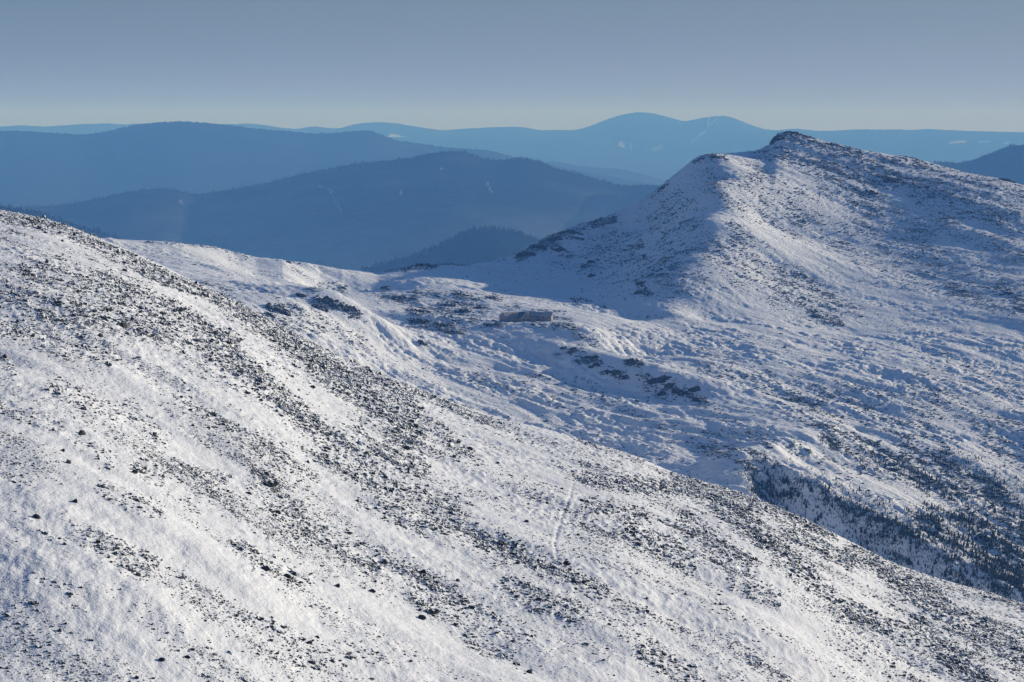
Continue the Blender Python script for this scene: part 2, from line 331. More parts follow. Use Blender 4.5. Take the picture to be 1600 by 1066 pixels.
# evaluate the smooth base on a coarser grid and refine
Uc = np.linspace(-0.30, 0.30, 301); Yc = np.exp(np.linspace(math.log(700), math.log(2700), 361)); UC, YC = np.meshgrid(Uc, Yc)
Zc = tps_eval(CP3, wv, UC * YC, YC)
def refine(Zc):
    ry = np.interp(np.log(Y2), np.log(Yc), np.arange(len(Yc))); rx = np.interp(U2, Uc, np.arange(len(Uc)))
    def cub(A, r, ax):
        i = np.clip(np.floor(r).astype(int), 1, A.shape[ax] - 3); f = r - i
        g = lambda k: np.take(A, i + k, ax)
        f = f[:, None] if ax == 0 else f[None, :]
        a, b, c, d = g(-1), g(0), g(1), g(2)
        return b + 0.5 * f * (c - a + f * (2 * a - 5 * b + 4 * c - d + f * (3 * (b - c) + d - a)))
    return cub(cub(Zc, ry, 0), rx, 1)
Z2 = refine(Zc)
def bump(px, py, D, rx, ry, h, ang=0):
    cx, cy, _ = wpt(px, py, D); a, b = rot(X2 - cx, YG2 - cy, ang); return h * np.exp(-(a / rx) ** 2 - (b / ry) ** 2)
pxg, pyg = pix(UG2, Z2 / YG2)
Z2 += bump(440, 482, 1240, 28, 16, 7) + bump(525, 476, 1290, 45, 20, 7, -15) + bump(700, 470, 1450, 60, 22, 5) + bump(665, 500, 1350, 35, 14, 4, -15)
Z2 += bump(1050, 600, 1240, 45, 16, 9, -35) + bump(910, 560, 1285, 30, 10, 4, -30)
Z2 += bump(260, 395, 1440, 26, 18, 3) + bump(420, 415, 1560, 30, 16, 4, -20) + bump(500, 425, 1590, 22, 14, 3) + bump(350, 425, 1420, 24, 12, 3, -20)
Z2 += bump(1185, 700, 1090, 12, 60, 6, -35)
# detail: drifts and outcrops
a, b = rot(X2, YG2, -40)
right = sstep(1060, 1160, pxg) * sstep(520, 440, pyg)              # smooth upper right face
low = sstep(470, 560, pyg)
shade = sstep(1090, 1020, pxg) * sstep(470, 440, pyg)
wx = X2 + 16 * fbm(X2 / 60, YG2 / 60, 2, 141); wy = YG2 + 16 * fbm(X2 / 60 + 9, YG2 / 60 - 4, 2, 151)
a, b = rot(wx, wy, -40)
Z2 += (0.5 + 0.8 * low + 0.2 * right) * (3.0 * fbm(a / 120, b / 55, 3, 101))
rough_m = sstep(-.25, .35, fbm(X2 / 110, YG2 / 110, 2, 161))
Z2 += (0.3 + 0.7 * low + 0.15 * right + 0.1 * shade) * (0.7 + 0.5 * rough_m) * (2.6 * fbm(a / 56, b / 18, 3, 111, gain=.5))
crest = S2
def crest_fix(Z, iters=3):
    ts = curve(S2, U2)
    px, _ = pix(U2, ts); D = np.interp(px, [s[0] for s in S2D], [s[1] for s in S2D])
    ts = curve(S2, U2, 0.0012)
    for it in range(iters):
        T = Z / YG2; tm = T.max(0); iy = T.argmax(0)
        err = ts - tm
        kk = np.exp(-(np.arange(-30, 31) / 9.0) ** 2); kk /= kk.sum()
        yc = np.convolve(np.pad(Y2[iy], 30, 'edge'), kk, 'valid')
        if it < iters - 2: k3 = np.exp(-(np.arange(-30, 31) / 5.0) ** 2); k3 /= k3.sum(); err = np.convolve(np.pad(err, 30, 'edge'), k3, 'valid')
        wgt = np.exp(-((YG2 - yc[None]) / 110) ** 2)
        Z = Z + (err * yc)[None] * wgt
    return Z
Z2 = crest_fix(Z2, 6)
_rim = [wpt(px, py, D) for px, py, D in ((1150,700,1090),(1185,728,1075),(1250,750,1060),(1330,785,1045),(1400,815,1030),(1470,845,1015),(1540,870,1000),(1620,900,990),(1750,960,970))]
_yr = np.interp(UG2, [p[0] / p[1] for p in _rim], [p[1] for p in _rim]) + 7 * fbm(X2 / 40, X2 * 0, 3, 171)
_on = sstep(ut(1155, 700)[0], ut(1250, 700)[0], UG2)
Z2 = Z2 - 15 * _on * sstep(0, 26, _yr - YG2) * (0.75 + .25 * sstep(170, 40, _yr - YG2))
HUT_Y = 1352.0; _p = wpt(818, 504.5, HUT_Y - 8); HUT_Z = _p[2]
Z2 = Z2 + (HUT_Z - .3 - Z2) * np.exp(-np.clip(np.abs(X2 - _p[0]) / 22, 0, 9) ** 4 - np.clip(np.abs(YG2 - HUT_Y) / 16, 0, 9) ** 4)
a, b = rot(X2, YG2, -44)
Z2 += (0.55 * ridged(a / 22, b / 7, 3, 121, gain=.6) + 0.9 * fbm(a / 9, b / 4, 2, 126) + 0.5 * fbm(a / 4, b / 2.4, 2, 131)) * (0.55 + 0.6 * low + .1 * shade) * (0.25 + 1.15 * sstep(-.2, .25, fbm(a / 60, b / 26, 3, 165)))
# rocky roughness where rock stands out of the snow
T2 = Z2 / YG2; PX2, PY2 = pix(UG2, T2)
vis2 = T2 >= np.maximum.accumulate(T2, 0) - 1e-6
def mid_z(x, y):
    u = x / y
    ci = np.clip(np.interp(u, U2, np.arange(len(U2))), 0, len(U2) - 1.001); ri = np.clip(np.interp(y, Y2, np.arange(len(Y2))), 0, len(Y2) - 1.001)
    c0 = ci.astype(int); r0 = ri.astype(int); fc = ci - c0; fr = ri - r0
    return (Z2[r0, c0] * (1 - fr) * (1 - fc) + Z2[r0 + 1, c0] * fr * (1 - fc) + Z2[r0, c0 + 1] * (1 - fr) * fc + Z2[r0 + 1, c0 + 1] * fr * fc)
snow_mid = snow_material('drifted_snow', 0.8, 0.35, scl=0.6)
me2 = fast_mesh('mountain', np.stack([X2, YG2, Z2], -1).reshape(-1, 3), grid_faces(*UG2.shape), snow_mid, True)
add_attr(me, 'bare', np.zeros(UG.shape)); add_attr(me2, 'bare', np.zeros(UG2.shape))
tag(link('near_slope', me), kind='structure'); tag(link('mountain', me2), kind='structure')

# ------------------------------------------------------------------ the setting: far hills and valley floor
FLOOR = -760.0
def hill(name, pts, D, wid, mat, seed, rough=1.0, fuzz=3.0, snow=(), spur=0.06, ulim=0.36, nu=900, back=1.5):
    u = np.linspace(-ulim, ulim, nu); yy = np.concatenate([D - wid * np.linspace(1, 0, 90) ** 1.5, D + wid * back * np.linspace(0, 1, 16)[1:]])
    U, Y = np.meshgrid(u, yy)
    p = np.array(pts, float); uu, tt = ut(p[:, 0], p[:, 1]); ts = np.interp(u, uu, tt)
    k = np.ones(9) / 9; k = k if nu > 600 else k[:5] * 9 / 5
    ts = np.convolve(np.pad(ts, len(k) // 2, 'edge'), k, 'valid')
    zc = (ts * D)[None]; s = np.abs(Y - D) / wid
    X = U * Y
    f = np.where(Y < D, s, s / back)
    ks = np.exp(-(np.arange(-60, 61) * (900 / nu) / 22.0) ** 2); ks /= ks.sum(); zs = np.convolve(np.pad(zc[0], 60, 'edge'), ks, 'valid')[None]; q_ = sstep(0.02, 0.3, f)
    zc = zc * (1 - q_) + zs * q_
    prof = 1 - np.clip(f, 0, 1) ** 1.15
    Z = FLOOR + (zc - FLOOR) * prof
    am = (zc - FLOOR) * spur
    e = np.clip(f * 5, 0, 1) * (1 - f * 0.5)
    Z = Z + am * e * (ridged(X / (wid * .45), Y / (wid * 0.8), 4, seed) - 0.25) * rough
    Z = Z + np.exp(-(f / .03) ** 2) * fuzz * perlin(X / (D * 0.0012), Y / (D * .002), seed + 9)
    # keep the crest the skyline of its own column
    T = Z / Y; over = np.maximum(T - (ts[None] - 0.0006 * f), 0) * (f > 0.004); Z = Z - over * Y
    me = fast_mesh(name, np.stack([X, Y, Z], -1).reshape(-1, 3), grid_faces(*U.shape), mat, True)
    sn = np.zeros(U.shape); px, py = pix(U, Z / Y); front = Y <= D
    for (x0, y0, x1, y1, wd, val) in snow:
        L = (x1 - x0) ** 2 + (y1 - y0) ** 2 + 1e-6; q = np.clip(((px - x0) * (x1 - x0) + (py - y0) * (y1 - y0)) / L, 0, 1)
        d = np.hypot(px - x0 - q * (x1 - x0), py - y0 - q * (y1 - y0)) + wd * 0.5 * fbm(px / 4, py / 4, 2, 3)
        sn = np.maximum(sn, val * front * sstep(wd, wd * 0.4, d))
    add_attr(me, 'snow', sn)
    return tag(link(name, me), kind='structure')
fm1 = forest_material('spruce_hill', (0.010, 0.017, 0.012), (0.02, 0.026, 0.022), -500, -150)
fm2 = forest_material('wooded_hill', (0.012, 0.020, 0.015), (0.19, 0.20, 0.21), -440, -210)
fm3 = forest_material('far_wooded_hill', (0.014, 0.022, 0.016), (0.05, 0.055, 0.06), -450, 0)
H1 = [(-600,500),(400,480),(540,428),(560,424),(600,412),(630,404),(655,397),(680,386),(700,376),(722,366),(742,359),(762,356),(780,358),(800,362),(818,366),(845,378),(880,392),(950,430),(1100,500),(2200,600)]
H1b = [(-600,300),(-200,315),(0,322),(60,330),(100,345),(140,358),(180,371),(260,400),(330,440),(500,520),(2200,600)]
H2 = [(-600,370),(-200,345),(0,331),(40,323),(80,322),(120,318),(160,309),(200,300),(225,297),(250,295),(275,297),(290,301),(305,306),(325,302),(360,297),(400,290),(430,283),(470,272),(520,263),
      (560,255),(600,252),(640,248),(660,243),(680,239),(710,237),(725,238),(740,243),(755,248),(775,251),(795,250),(812,247),(840,251),(860,262),(900,271),(935,281),(975,292),(1000,290),(1030,290),(1100,300),(1250,330),(1400,360),(2200,420)]
H3 = [(-600,300),(600,290),(780,258),(810,250),(840,252),(870,253),(900,259),(940,263),(965,264),(1000,271),(1035,281),(1100,300),(1250,330),(2200,400)]
H4 = [(-600,230),(-200,212),(0,205),(40,205),(80,208),(130,211),(165,206),(195,199),(220,194),(250,191),(270,190),(300,191),(330,193),(370,197),(400,202),(450,205),(490,209),(520,208),(540,206),(560,205),
      (575,205),(585,205.5),(595,210),(612,218),(630,222),(660,225),(700,231),(740,233),(770,236),(800,245),(850,256),(1000,285),(1200,320),(2200,400)]
H5 = [(-600,200),(-100,197),(0,198),(35,196),(70,198),(100,196),(130,194),(170,193),(195,195),(215,193),(240,194),(370,194),(385,193),(410,195),(440,200),(465,202),(478,199),(492,197),(508,200),(530,201),(550,195),(570,192),(595,191),
      (620,193),(650,198),(690,204),(730,201),(770,199),(810,198),(830,201),(845,204),(870,203),(895,204),(920,198),(945,188),(965,181),(990,176),(1005,175.5),(1025,178),(1050,185),(1068,190),(1085,187),(1105,183),(1125,181),(1140,182),
      (1160,190),(1180,198),(1200,203),(1230,204),(1260,206),(1300,208),(1400,210),(1600,212),(2200,220)]
H7 = [(-600,215),(1100,214),(1200,206),(1235,201),(1255,202),(1275,205),(1310,204),(1345,202),(1380,203),(1400,202),(1430,204),(1445,201),(1470,203),(1520,205),(1560,206),(1600,207),(1700,204),(2200,205)]
H6 = [(-600,420),(1000,300),(1300,262),(1400,256),(1450,254),(1470,254),(1500,256),(1520,251),(1540,243),(1560,235),(1580,229),(1600,227),(1660,226),(1800,235),(2200,250)]
HD1, HD2, HD6 = 5600.0, 8400.0, 8000.0
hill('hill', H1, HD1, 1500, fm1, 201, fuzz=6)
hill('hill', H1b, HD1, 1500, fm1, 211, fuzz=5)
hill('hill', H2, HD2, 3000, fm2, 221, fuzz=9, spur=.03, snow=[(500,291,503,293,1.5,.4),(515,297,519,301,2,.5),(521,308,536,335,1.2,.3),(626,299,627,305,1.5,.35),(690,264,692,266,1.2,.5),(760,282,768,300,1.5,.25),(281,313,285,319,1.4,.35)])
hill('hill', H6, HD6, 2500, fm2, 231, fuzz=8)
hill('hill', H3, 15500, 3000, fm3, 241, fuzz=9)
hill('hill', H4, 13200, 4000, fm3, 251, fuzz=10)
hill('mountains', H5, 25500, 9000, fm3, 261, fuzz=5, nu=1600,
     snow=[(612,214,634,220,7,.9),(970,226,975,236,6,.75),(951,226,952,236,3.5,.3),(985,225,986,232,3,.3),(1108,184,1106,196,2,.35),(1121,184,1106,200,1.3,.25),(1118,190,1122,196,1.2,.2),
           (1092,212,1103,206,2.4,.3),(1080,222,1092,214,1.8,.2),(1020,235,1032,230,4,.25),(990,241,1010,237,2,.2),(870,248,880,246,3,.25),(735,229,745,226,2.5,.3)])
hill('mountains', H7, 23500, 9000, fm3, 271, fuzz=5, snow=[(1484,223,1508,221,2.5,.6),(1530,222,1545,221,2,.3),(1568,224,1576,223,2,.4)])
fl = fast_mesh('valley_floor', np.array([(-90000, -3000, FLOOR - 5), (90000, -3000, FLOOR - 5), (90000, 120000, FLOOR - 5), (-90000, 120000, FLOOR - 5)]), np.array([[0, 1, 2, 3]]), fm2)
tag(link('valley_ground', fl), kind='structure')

# ------------------------------------------------------------------ where rock and scrub stand
def pix_to_mid(px, py):
    u, t = ut(px, py); c = int(np.argmin(abs(U2 - u))); r = int(np.argmax(T2[:, c] >= t)); return u * Y2[r], Y2[r]
MID_CAPS = [  # rock and low scrub on the far side
 (1210,212,1240,210,9,1),(1240,215,1340,240,12,.9),(1205,225,1240,235,8,.9),(1340,240,1460,265,10,.6),(1395,246,1460,256,6,.9),(1180,240,1300,262,10,.45),(1260,255,1400,285,14,.8),(1380,275,1450,300,12,.95),(1300,290,1360,320,18,.6),
 (1450,262,1600,300,9,.5),(1450,290,1600,350,22,.5),(1350,310,1440,370,22,.45),(1090,250,1130,246,7,.7),(1095,270,1130,290,12,.5),(1120,290,1250,350,20,.4),(1180,270,1260,330,20,.35),(1250,340,1330,380,20,.35),(1340,370,1600,470,30,.28),(1440,330,1600,400,18,.35),
 (1560,450,1600,480,9,.8),(1480,450,1530,465,8,.7),(1230,430,1290,470,18,.55),(1270,490,1310,505,8,.9),(1210,460,1330,480,12,.4),(1150,370,1220,440,22,.35),(1100,380,1160,430,18,.35),(1040,330,1090,345,10,.5),(1020,340,1050,410,14,.6),
 (812,402,850,384,7,1.3),(850,380,880,366,5,1.3),(850,372,960,345,3.5,1.2),(880,358,960,338,2.5,.9),(780,408,805,398,2,.7),(870,385,890,400,7,.9),(945,392,1000,385,6,.8),(905,425,920,412,5,1),(925,418,935,408,4,1),(950,408,1000,400,6,.7),
 (1000,400,1030,425,8,.7),(995,440,1010,458,6,1.1),(1005,430,1030,445,6,.8),(900,470,940,476,5,.7),(1030,300,1045,290,3,1),(1040,330,1060,360,7,.4),(1060,400,1100,430,10,.5),(960,355,1000,345,4,.3),(950,380,1060,430,34,.4),(1030,300,1085,340,18,.45),(1060,330,1090,420,18,.45),(870,400,960,430,16,.25),
 (592,421,612,421,3,1.4),(612,420,650,417,5,1.5),(650,417,680,415,4,1.4),(680,413,735,413,1.5,.9),(602,451,603,452,4,1.2),(595,468,650,468,7,.8),(650,458,780,465,5,.7),(690,475,760,484,6,.8),(645,485,720,490,8,.9),(645,503,720,512,8,.9),(690,515,720,520,4,.7),(655,535,665,538,4,.9),
 (760,508,785,508,3,1.2),(835,507,900,512,5,.9),(720,498,775,500,5,.5),(835,484,880,490,3,.5),(790,480,815,478,4,.5),(860,500,890,505,6,.7),(880,510,930,535,7,.4),(560,455,640,465,5,.3),
 (415,487,460,480,7,1),(455,478,480,492,6,.7),(490,480,520,474,7,1),(505,478,560,492,6,.8),(430,500,500,515,10,.5),(500,500,560,530,12,.4),(340,445,370,470,5,.5),(320,440,350,450,4,.5),(385,400,400,395,4,.6),(230,377,380,388,3,.8),(330,385,480,412,3,.5),
 (475,460,510,445,6,.5),(520,445,540,455,5,.5),
 (868,552,915,545,5,.6),(890,550,892,552,3,1),(905,561,935,566,6,1.1),(930,575,970,585,6,.9),(980,566,1000,568,5,1.2),(1010,592,1040,600,6,1),(1015,605,1050,620,8,.9),(1050,600,1100,632,7,1),(1000,590,1030,596,5,.8),(880,600,900,610,5,.7),(830,585,900,600,8,.4),(770,600,800,612,5,.6),
 (750,590,900,640,14,.25),(1100,560,1250,620,18,.35),(1200,600,1300,660,18,.6),(1250,600,1450,650,20,.45),(1350,640,1480,690,18,.5),(1450,600,1600,680,24,.35),(1100,640,1200,690,14,.3),
 (1100,690,1180,720,16,.7),(1030,660,1120,700,14,.4),(980,640,1060,680,12,.3),(1300,680,1420,730,16,.85),(1420,700,1540,760,20,.95),(1500,760,1600,830,24,1),(1240,700,1330,740,10,.5),(1350,735,1440,750,10,.85),
 (1550,690,1600,720,18,.6),(1580,830,1600,900,14,1),(1460,560,1600,620,20,.2),(900,600,1000,650,12,.25)]
TREE_CAPS = [(1195,762,1290,800,26,.5),(1290,800,1420,860,34,.6),(1420,860,1600,925,34,1.0),(1450,830,1600,910,34,.8),(1480,730,1600,790,26,.4),(1190,745,1600,905,26,.45),(1250,800,1600,930,22,.5),(1185,725,1260,770,16,.6),(1190,765,1300,800,14,.9),(1270,780,1400,830,16,.9),(1350,810,1460,860,16,1),(1440,850,1560,905,18,1),(1530,900,1600,935,14,1),(1400,850,1480,880,12,1),(1540,830,1600,900,16,1),(1290,690,1450,745,10,.25),(1430,740,1600,820,18,.45),(1210,800,1260,810,8,.6),(1480,810,1600,850,12,.6)]

# ------------------------------------------------------------------ rock, scrub and tree shapes
def ico(sub):
    p = (1 + 5 ** .5) / 2
    V = [(-1,p,0),(1,p,0),(-1,-p,0),(1,-p,0),(0,-1,p),(0,1,p),(0,-1,-p),(0,1,-p),(p,0,-1),(p,0,1),(-p,0,-1),(-p,0,1)]
    Fc = [(0,11,5),(0,5,1),(0,1,7),(0,7,10),(0,10,11),(1,5,9),(5,11,4),(11,10,2),(10,7,6),(7,1,8),(3,9,4),(3,4,2),(3,2,6),(3,6,8),(3,8,9),(4,9,5),(2,4,11),(6,2,10),(8,6,7),(9,8,1)]
    V = [tuple(c / math.sqrt(1 + p * p) for c in v) for v in V]
    for _ in range(sub):
        cache = {}; G = []
        def mid(i, j):
            k = (min(i, j), max(i, j))
            if k not in cache:
                m = [(V[i][q] + V[j][q]) / 2 for q in range(3)]; l = math.sqrt(sum(c * c for c in m)); V.append(tuple(c / l for c in m)); cache[k] = len(V) - 1
            return cache[k]
        for a, b, c in Fc:
            x, y, z = mid(a, b), mid(b, c), mid(c, a); G += [(a, x, z), (b, y, x), (c, z, y), (x, y, z)]
        Fc = G
    return np.array(V), np.array(Fc)
def lump(sub, seed, rough, flat, cuts=0):
    r = np.random.default_rng(seed); V, Fc = ico(sub); V = V.copy()
    V *= (1 + rough * r.uniform(-1, 1, len(V)))[:, None]
    for _ in range(cuts):            # plane cuts make the flat faces of split rock
        n = r.normal(size=3); n /= np.linalg.norm(n); n[2] = abs(n[2]) * .8; d = r.uniform(.45, .75); s = V @ n - d; V -= np.where(s > 0, s, 0)[:, None] * n
    V[:, 2] *= flat; V[:, 2] = np.maximum(V[:, 2], -0.35 * flat)
    return V, Fc
ROCKS_S = [lump(0, 20 + i, .30, .62) for i in range(8)]
ROCKS_L = [lump(2, 40 + i, .05, .8, 9) for i in range(7)]
def scrub(seed, sub=1, parts=3):
    r = np.random.default_rng(seed); Vs = []; Fs = []; n = 0
    for k in range(parts):
        V, Fc = lump(sub, seed * 7 + k, .34, r.uniform(.5, .85)); s = r.uniform(.45, .8)
        V = V * s + np.array([r.uniform(-.6, .6), r.uniform(-.4, .4), r.uniform(-.05, .1)]); Vs.append(V); Fs.append(Fc + n); n += len(V)
    return np.vstack(Vs), np.vstack(Fs)
SCRUB_S = [scrub(60 + i, 0, 2) for i in range(10)]
SCRUB_L = [scrub(80 + i, 1, 5) for i in range(7)]
def spruce(seed, tiers=5, n=7):
    r = np.random.default_rng(seed); V = []; Fc = []
    # trunk
    for k in range(5): a = k * 2 * math.pi / 5; V.append((.05 * math.cos(a), .05 * math.sin(a), -.15))
    V.append((0, 0, .35)); Fc += [(k, (k + 1) % 5, 5) for k in range(5)]
    lean = r.uniform(-.05, .05, 2)
    for i in range(tiers):
        z0 = .05 + .8 * i / tiers; z1 = min(z0 + .42, 1.0) if i < tiers - 1 else 1.05; R = .34 * (1 - z0 * .85) * r.uniform(.8, 1.15); b = len(V)
        for k in range(n):
            a = (k + r.uniform(-.3, .3)) * 2 * math.pi / n; q = R * r.uniform(.55, 1.2)
            V.append((q * math.cos(a) + lean[0] * z0, q * math.sin(a) + lean[1] * z0, z0 + r.uniform(-.05, .04)))
        V.append((lean[0] * z1, lean[1] * z1, z1)); Fc += [(b + k, b + (k + 1) % n, b + n) for k in range(n)]
    return np.array(V), np.array(Fc)
SPRUCES = [spruce(100 + i) for i in range(8)]
SPR_S = [spruce(120 + i, 3, 5) for i in range(6)]

MAT_ROCK = plain('dark_rock', (0.026, 0.025, 0.026), 0.9, 0.5, 1.3)
MAT_SCRUB = plain('frozen_spruce_scrub', (0.022, 0.029, 0.022), 0.95, 0.6, 3.0)
MAT_TREE = plain('spruce_needles', (0.020, 0.030, 0.022), 0.95, 0.5, 1.0)
MAT_RIME = plain('rime_and_snow', (0.80, 0.81, 0.83), 0.75, 0.06, 1.5)
CAP_SUNWARD = np.array([0.50, 0.30, 0.81])          # snow lies on top; sunward sides painted white, the others dark, as if lit and shaded
def merge(templates, P, S, A, T, sx=None, sz=None, capt=0.58, seed=1):
    """many copies of the templates as one vertex/face array; returns V, F, material index (0 dark, 1 snow)"""
    r = np.random.default_rng(seed); Vs, Fs, Ms = [], [], []; n = 0
    sx = np.ones(len(P)) if sx is None else sx; sz = np.ones(len(P)) if sz is None else sz
    for k, (V, Fc) in enumerate(templates):
        m = np.where(T == k)[0]
        if not len(m): continue
        v = V[None] * (S[m, None, None] * np.stack([sx[m], np.ones(len(m)), sz[m]], 1)[:, None]); c = np.cos(A[m])[:, None]; s = np.sin(A[m])[:, None]
        w = np.stack([v[..., 0] * c - v[..., 1] * s, v[..., 0] * s + v[..., 1] * c, v[..., 2]], -1) + P[m, None]
        f = Fc[None] + (np.arange(len(m)) * len(V))[:, None, None]
        t = w[:, Fc]; nn = np.cross(t[:, :, 1] - t[:, :, 0], t[:, :, 2] - t[:, :, 0]); nn /= np.linalg.norm(nn, axis=-1, keepdims=True) + 1e-12
        cap = (nn @ CAP_SUNWARD) + r.uniform(-.18, .18, nn.shape[:2]) + r.uniform(-.15, .15, (len(m), 1)) > capt
        Vs.append(w.reshape(-1, 3)); Fs.append(f.reshape(-1, 3) + n); Ms.append(cap.reshape(-1)); n += len(m) * len(V)
    return np.vstack(Vs), np.vstack(Fs), np.concatenate(Ms)
def two_tone_mesh(name, V, Fc, M, dark):
    me = fast_mesh(name, V, Fc, dark); me.materials.append(MAT_RIME); me.polygons.foreach_set('material_index', M.astype(np.int32)); return me
def area_sample(weight, n, U, Y, r):
    """n random points on a grid, in proportion to weight"""
    c = np.cumsum(weight.ravel().astype(np.float64)); i = np.searchsorted(c, r.uniform(0, c[-1], n)); rr, cc = np.unravel_index(i, weight.shape)
    du = U[1] - U[0]; y = Y[rr] * np.exp((r.uniform(-.5, .5, n)) * np.log(Y[1] / Y[0])); u = U[cc] + r.uniform(-.5, .5, n) * du
    return u * y, y, rr, cc
# --- near slope
def cell_area(UG, YG): return YG ** 2
lane = capsules(PX1, PY1, [(230,445,330,480,7,1),(380,540,470,615,8,1),(470,615,570,700,8,1),(700,740,880,720,22,.9),(760,800,880,830,24,.9)])
# density falls off where the eye looks along the surface, so weigh by the area the picture gives each cell
dT = np.abs(np.gradient(PY1, axis=0)) + 0.15
areaw = cell_area(UG, YG)
fine = sstep(-.15, .2, fbm(an / 40, bn / 15, 3, 351)) * (0.35 + clump)
wn = (0.40 * dn * (0.3 + .8 * clump) + 0.32 * fine * sstep(-.5, .1, broad) * (1 + 1.3 * sstep(650, 520, PX1) * sstep(600, 760, PY1))) * (1 - .85 * lane) * areaw * np.clip(dT / 0.9, .25, 1.3)
wn = wn * np.where(offscreen, .35, np.where(vis1, 1, .15)); wn[:5] = 0
rg = np.random.default_rng(11)
NN = 150000
x, y, rr, cc = area_sample(wn, NN, U1, Y1, rg)
z = near_z(x, y); on = ~offscreen[rr, cc] & vis1[rr, cc]
size = np.exp(rg.normal(-1.62, .42, NN)) * np.clip(y / 480, .62, 1.1) * (0.75 + 0.5 * np.minimum(dn[rr, cc], 1)); size = np.clip(size, .07, .9)
kind_rock = rg.random(NN) < 0.22
P = np.stack([x, y, z - 0.06 * size], 1); ANG = rg.uniform(-1.2, 1.2, NN)
app = np.where(on, size / y, 0)
def top_mask(sel, n):
    i = np.where(sel)[0]; i = i[np.argsort(-app[i])][:n]; m = np.zeros(len(app), bool); m[i] = True; return m
big_rock = top_mask(kind_rock & (size > .24), 200); big_scrub = top_mask(~kind_rock & (size > .24), 296)
PXs, PYs = PX1[rr, cc], PY1[rr, cc]
def near_zone(px, py):
    if px < 330 and py < 480: return 'high on the left shoulder of the near slope below its skyline'
    if py < 700 and px > 300 and px < 700 and py < 0.82 * px + 230: return 'in the long strip along the skyline of the near slope'
    if px < 330 and py < 720: return 'on the left part of the near slope halfway up the photo'
    if px < 560 and py < 800: return 'in the broad diagonal belt left of the smooth snow lane'
    if px < 560: return 'on the bottom left part of the near slope'
    if px < 1000 and py < 760: return 'near the smooth snow field above the ski track'
    if px < 1000: return 'in the diagonal belt below and left of the ski track'
    if py < 905 and px < 1300: return 'on the rounded slope right of the ski track'
    return 'on the bottom right end of the near slope'
meshes = {}
def individual(kind, i, templates, dark, nm, lab, cat, grp):
    """first of a kind gets its mesh, the rest share it"""
    k = int(i) % len(templates)
    if (nm, k) not in meshes:
        V, Fc, M = merge([templates[k]], np.zeros((1, 3)), np.ones(1), np.zeros(1), np.zeros(1, int), seed=500 + k)
        meshes[(nm, k)] = two_tone_mesh(nm, V, Fc, M, dark)
    o = bpy.data.objects.new(nm, meshes[(nm, k)]); COL.objects.link(o)
    o['label'] = lab; o['category'] = cat; o['group'] = grp
    return o
for i in np.where(big_rock)[0]:
    zz = near_zone(PXs[i], PYs[i]); o = individual('r', i, ROCKS_L, MAT_ROCK, 'boulder', 'snow-capped boulder ' + zz, 'boulder', 'boulders ' + zz)
    s = size[i] * 1.05; o.location = P[i]; o.scale = (s, s * .9, s); o.rotation_euler = (0, 0, ANG[i])
for i in np.where(big_scrub)[0]:
    zz = near_zone(PXs[i], PYs[i]); o = individual('s', i, SCRUB_L, MAT_SCRUB, 'dwarf_spruce', 'snow-crusted dwarf spruce ' + zz, 'shrub', 'dwarf spruces ' + zz)
    s = size[i]; o.location = P[i]; o.scale = (s * 1.2, s, s); o.rotation_euler = (0, 0, ANG[i])
rest = ~(big_rock | big_scrub)
m = rest & kind_rock; V, Fc, M = merge(ROCKS_S, P[m], size[m], ANG[m], rg.integers(0, 8, m.sum()), capt=.46, sx=rg.uniform(.8, 1.4, m.sum()), sz=rg.uniform(.9, 1.6, m.sum()))
tag(link('rubble', two_tone_mesh('rubble', V, Fc, M, MAT_ROCK)), 'countless small dark stones half buried in the snow of the near slope', 'rubble', kind='stuff')
m = rest & ~kind_rock; V, Fc, M = merge(SCRUB_S, P[m], size[m], ANG[m], rg.integers(0, 10, m.sum()), capt=.46, sx=rg.uniform(.8, 1.4, m.sum()), sz=rg.uniform(.9, 1.6, m.sum()))
tag(link('scrub', two_tone_mesh('scrub', V, Fc, M, MAT_SCRUB)), 'belts of snow-crusted ankle-high scrub covering the near slope', 'scrub', kind='stuff')
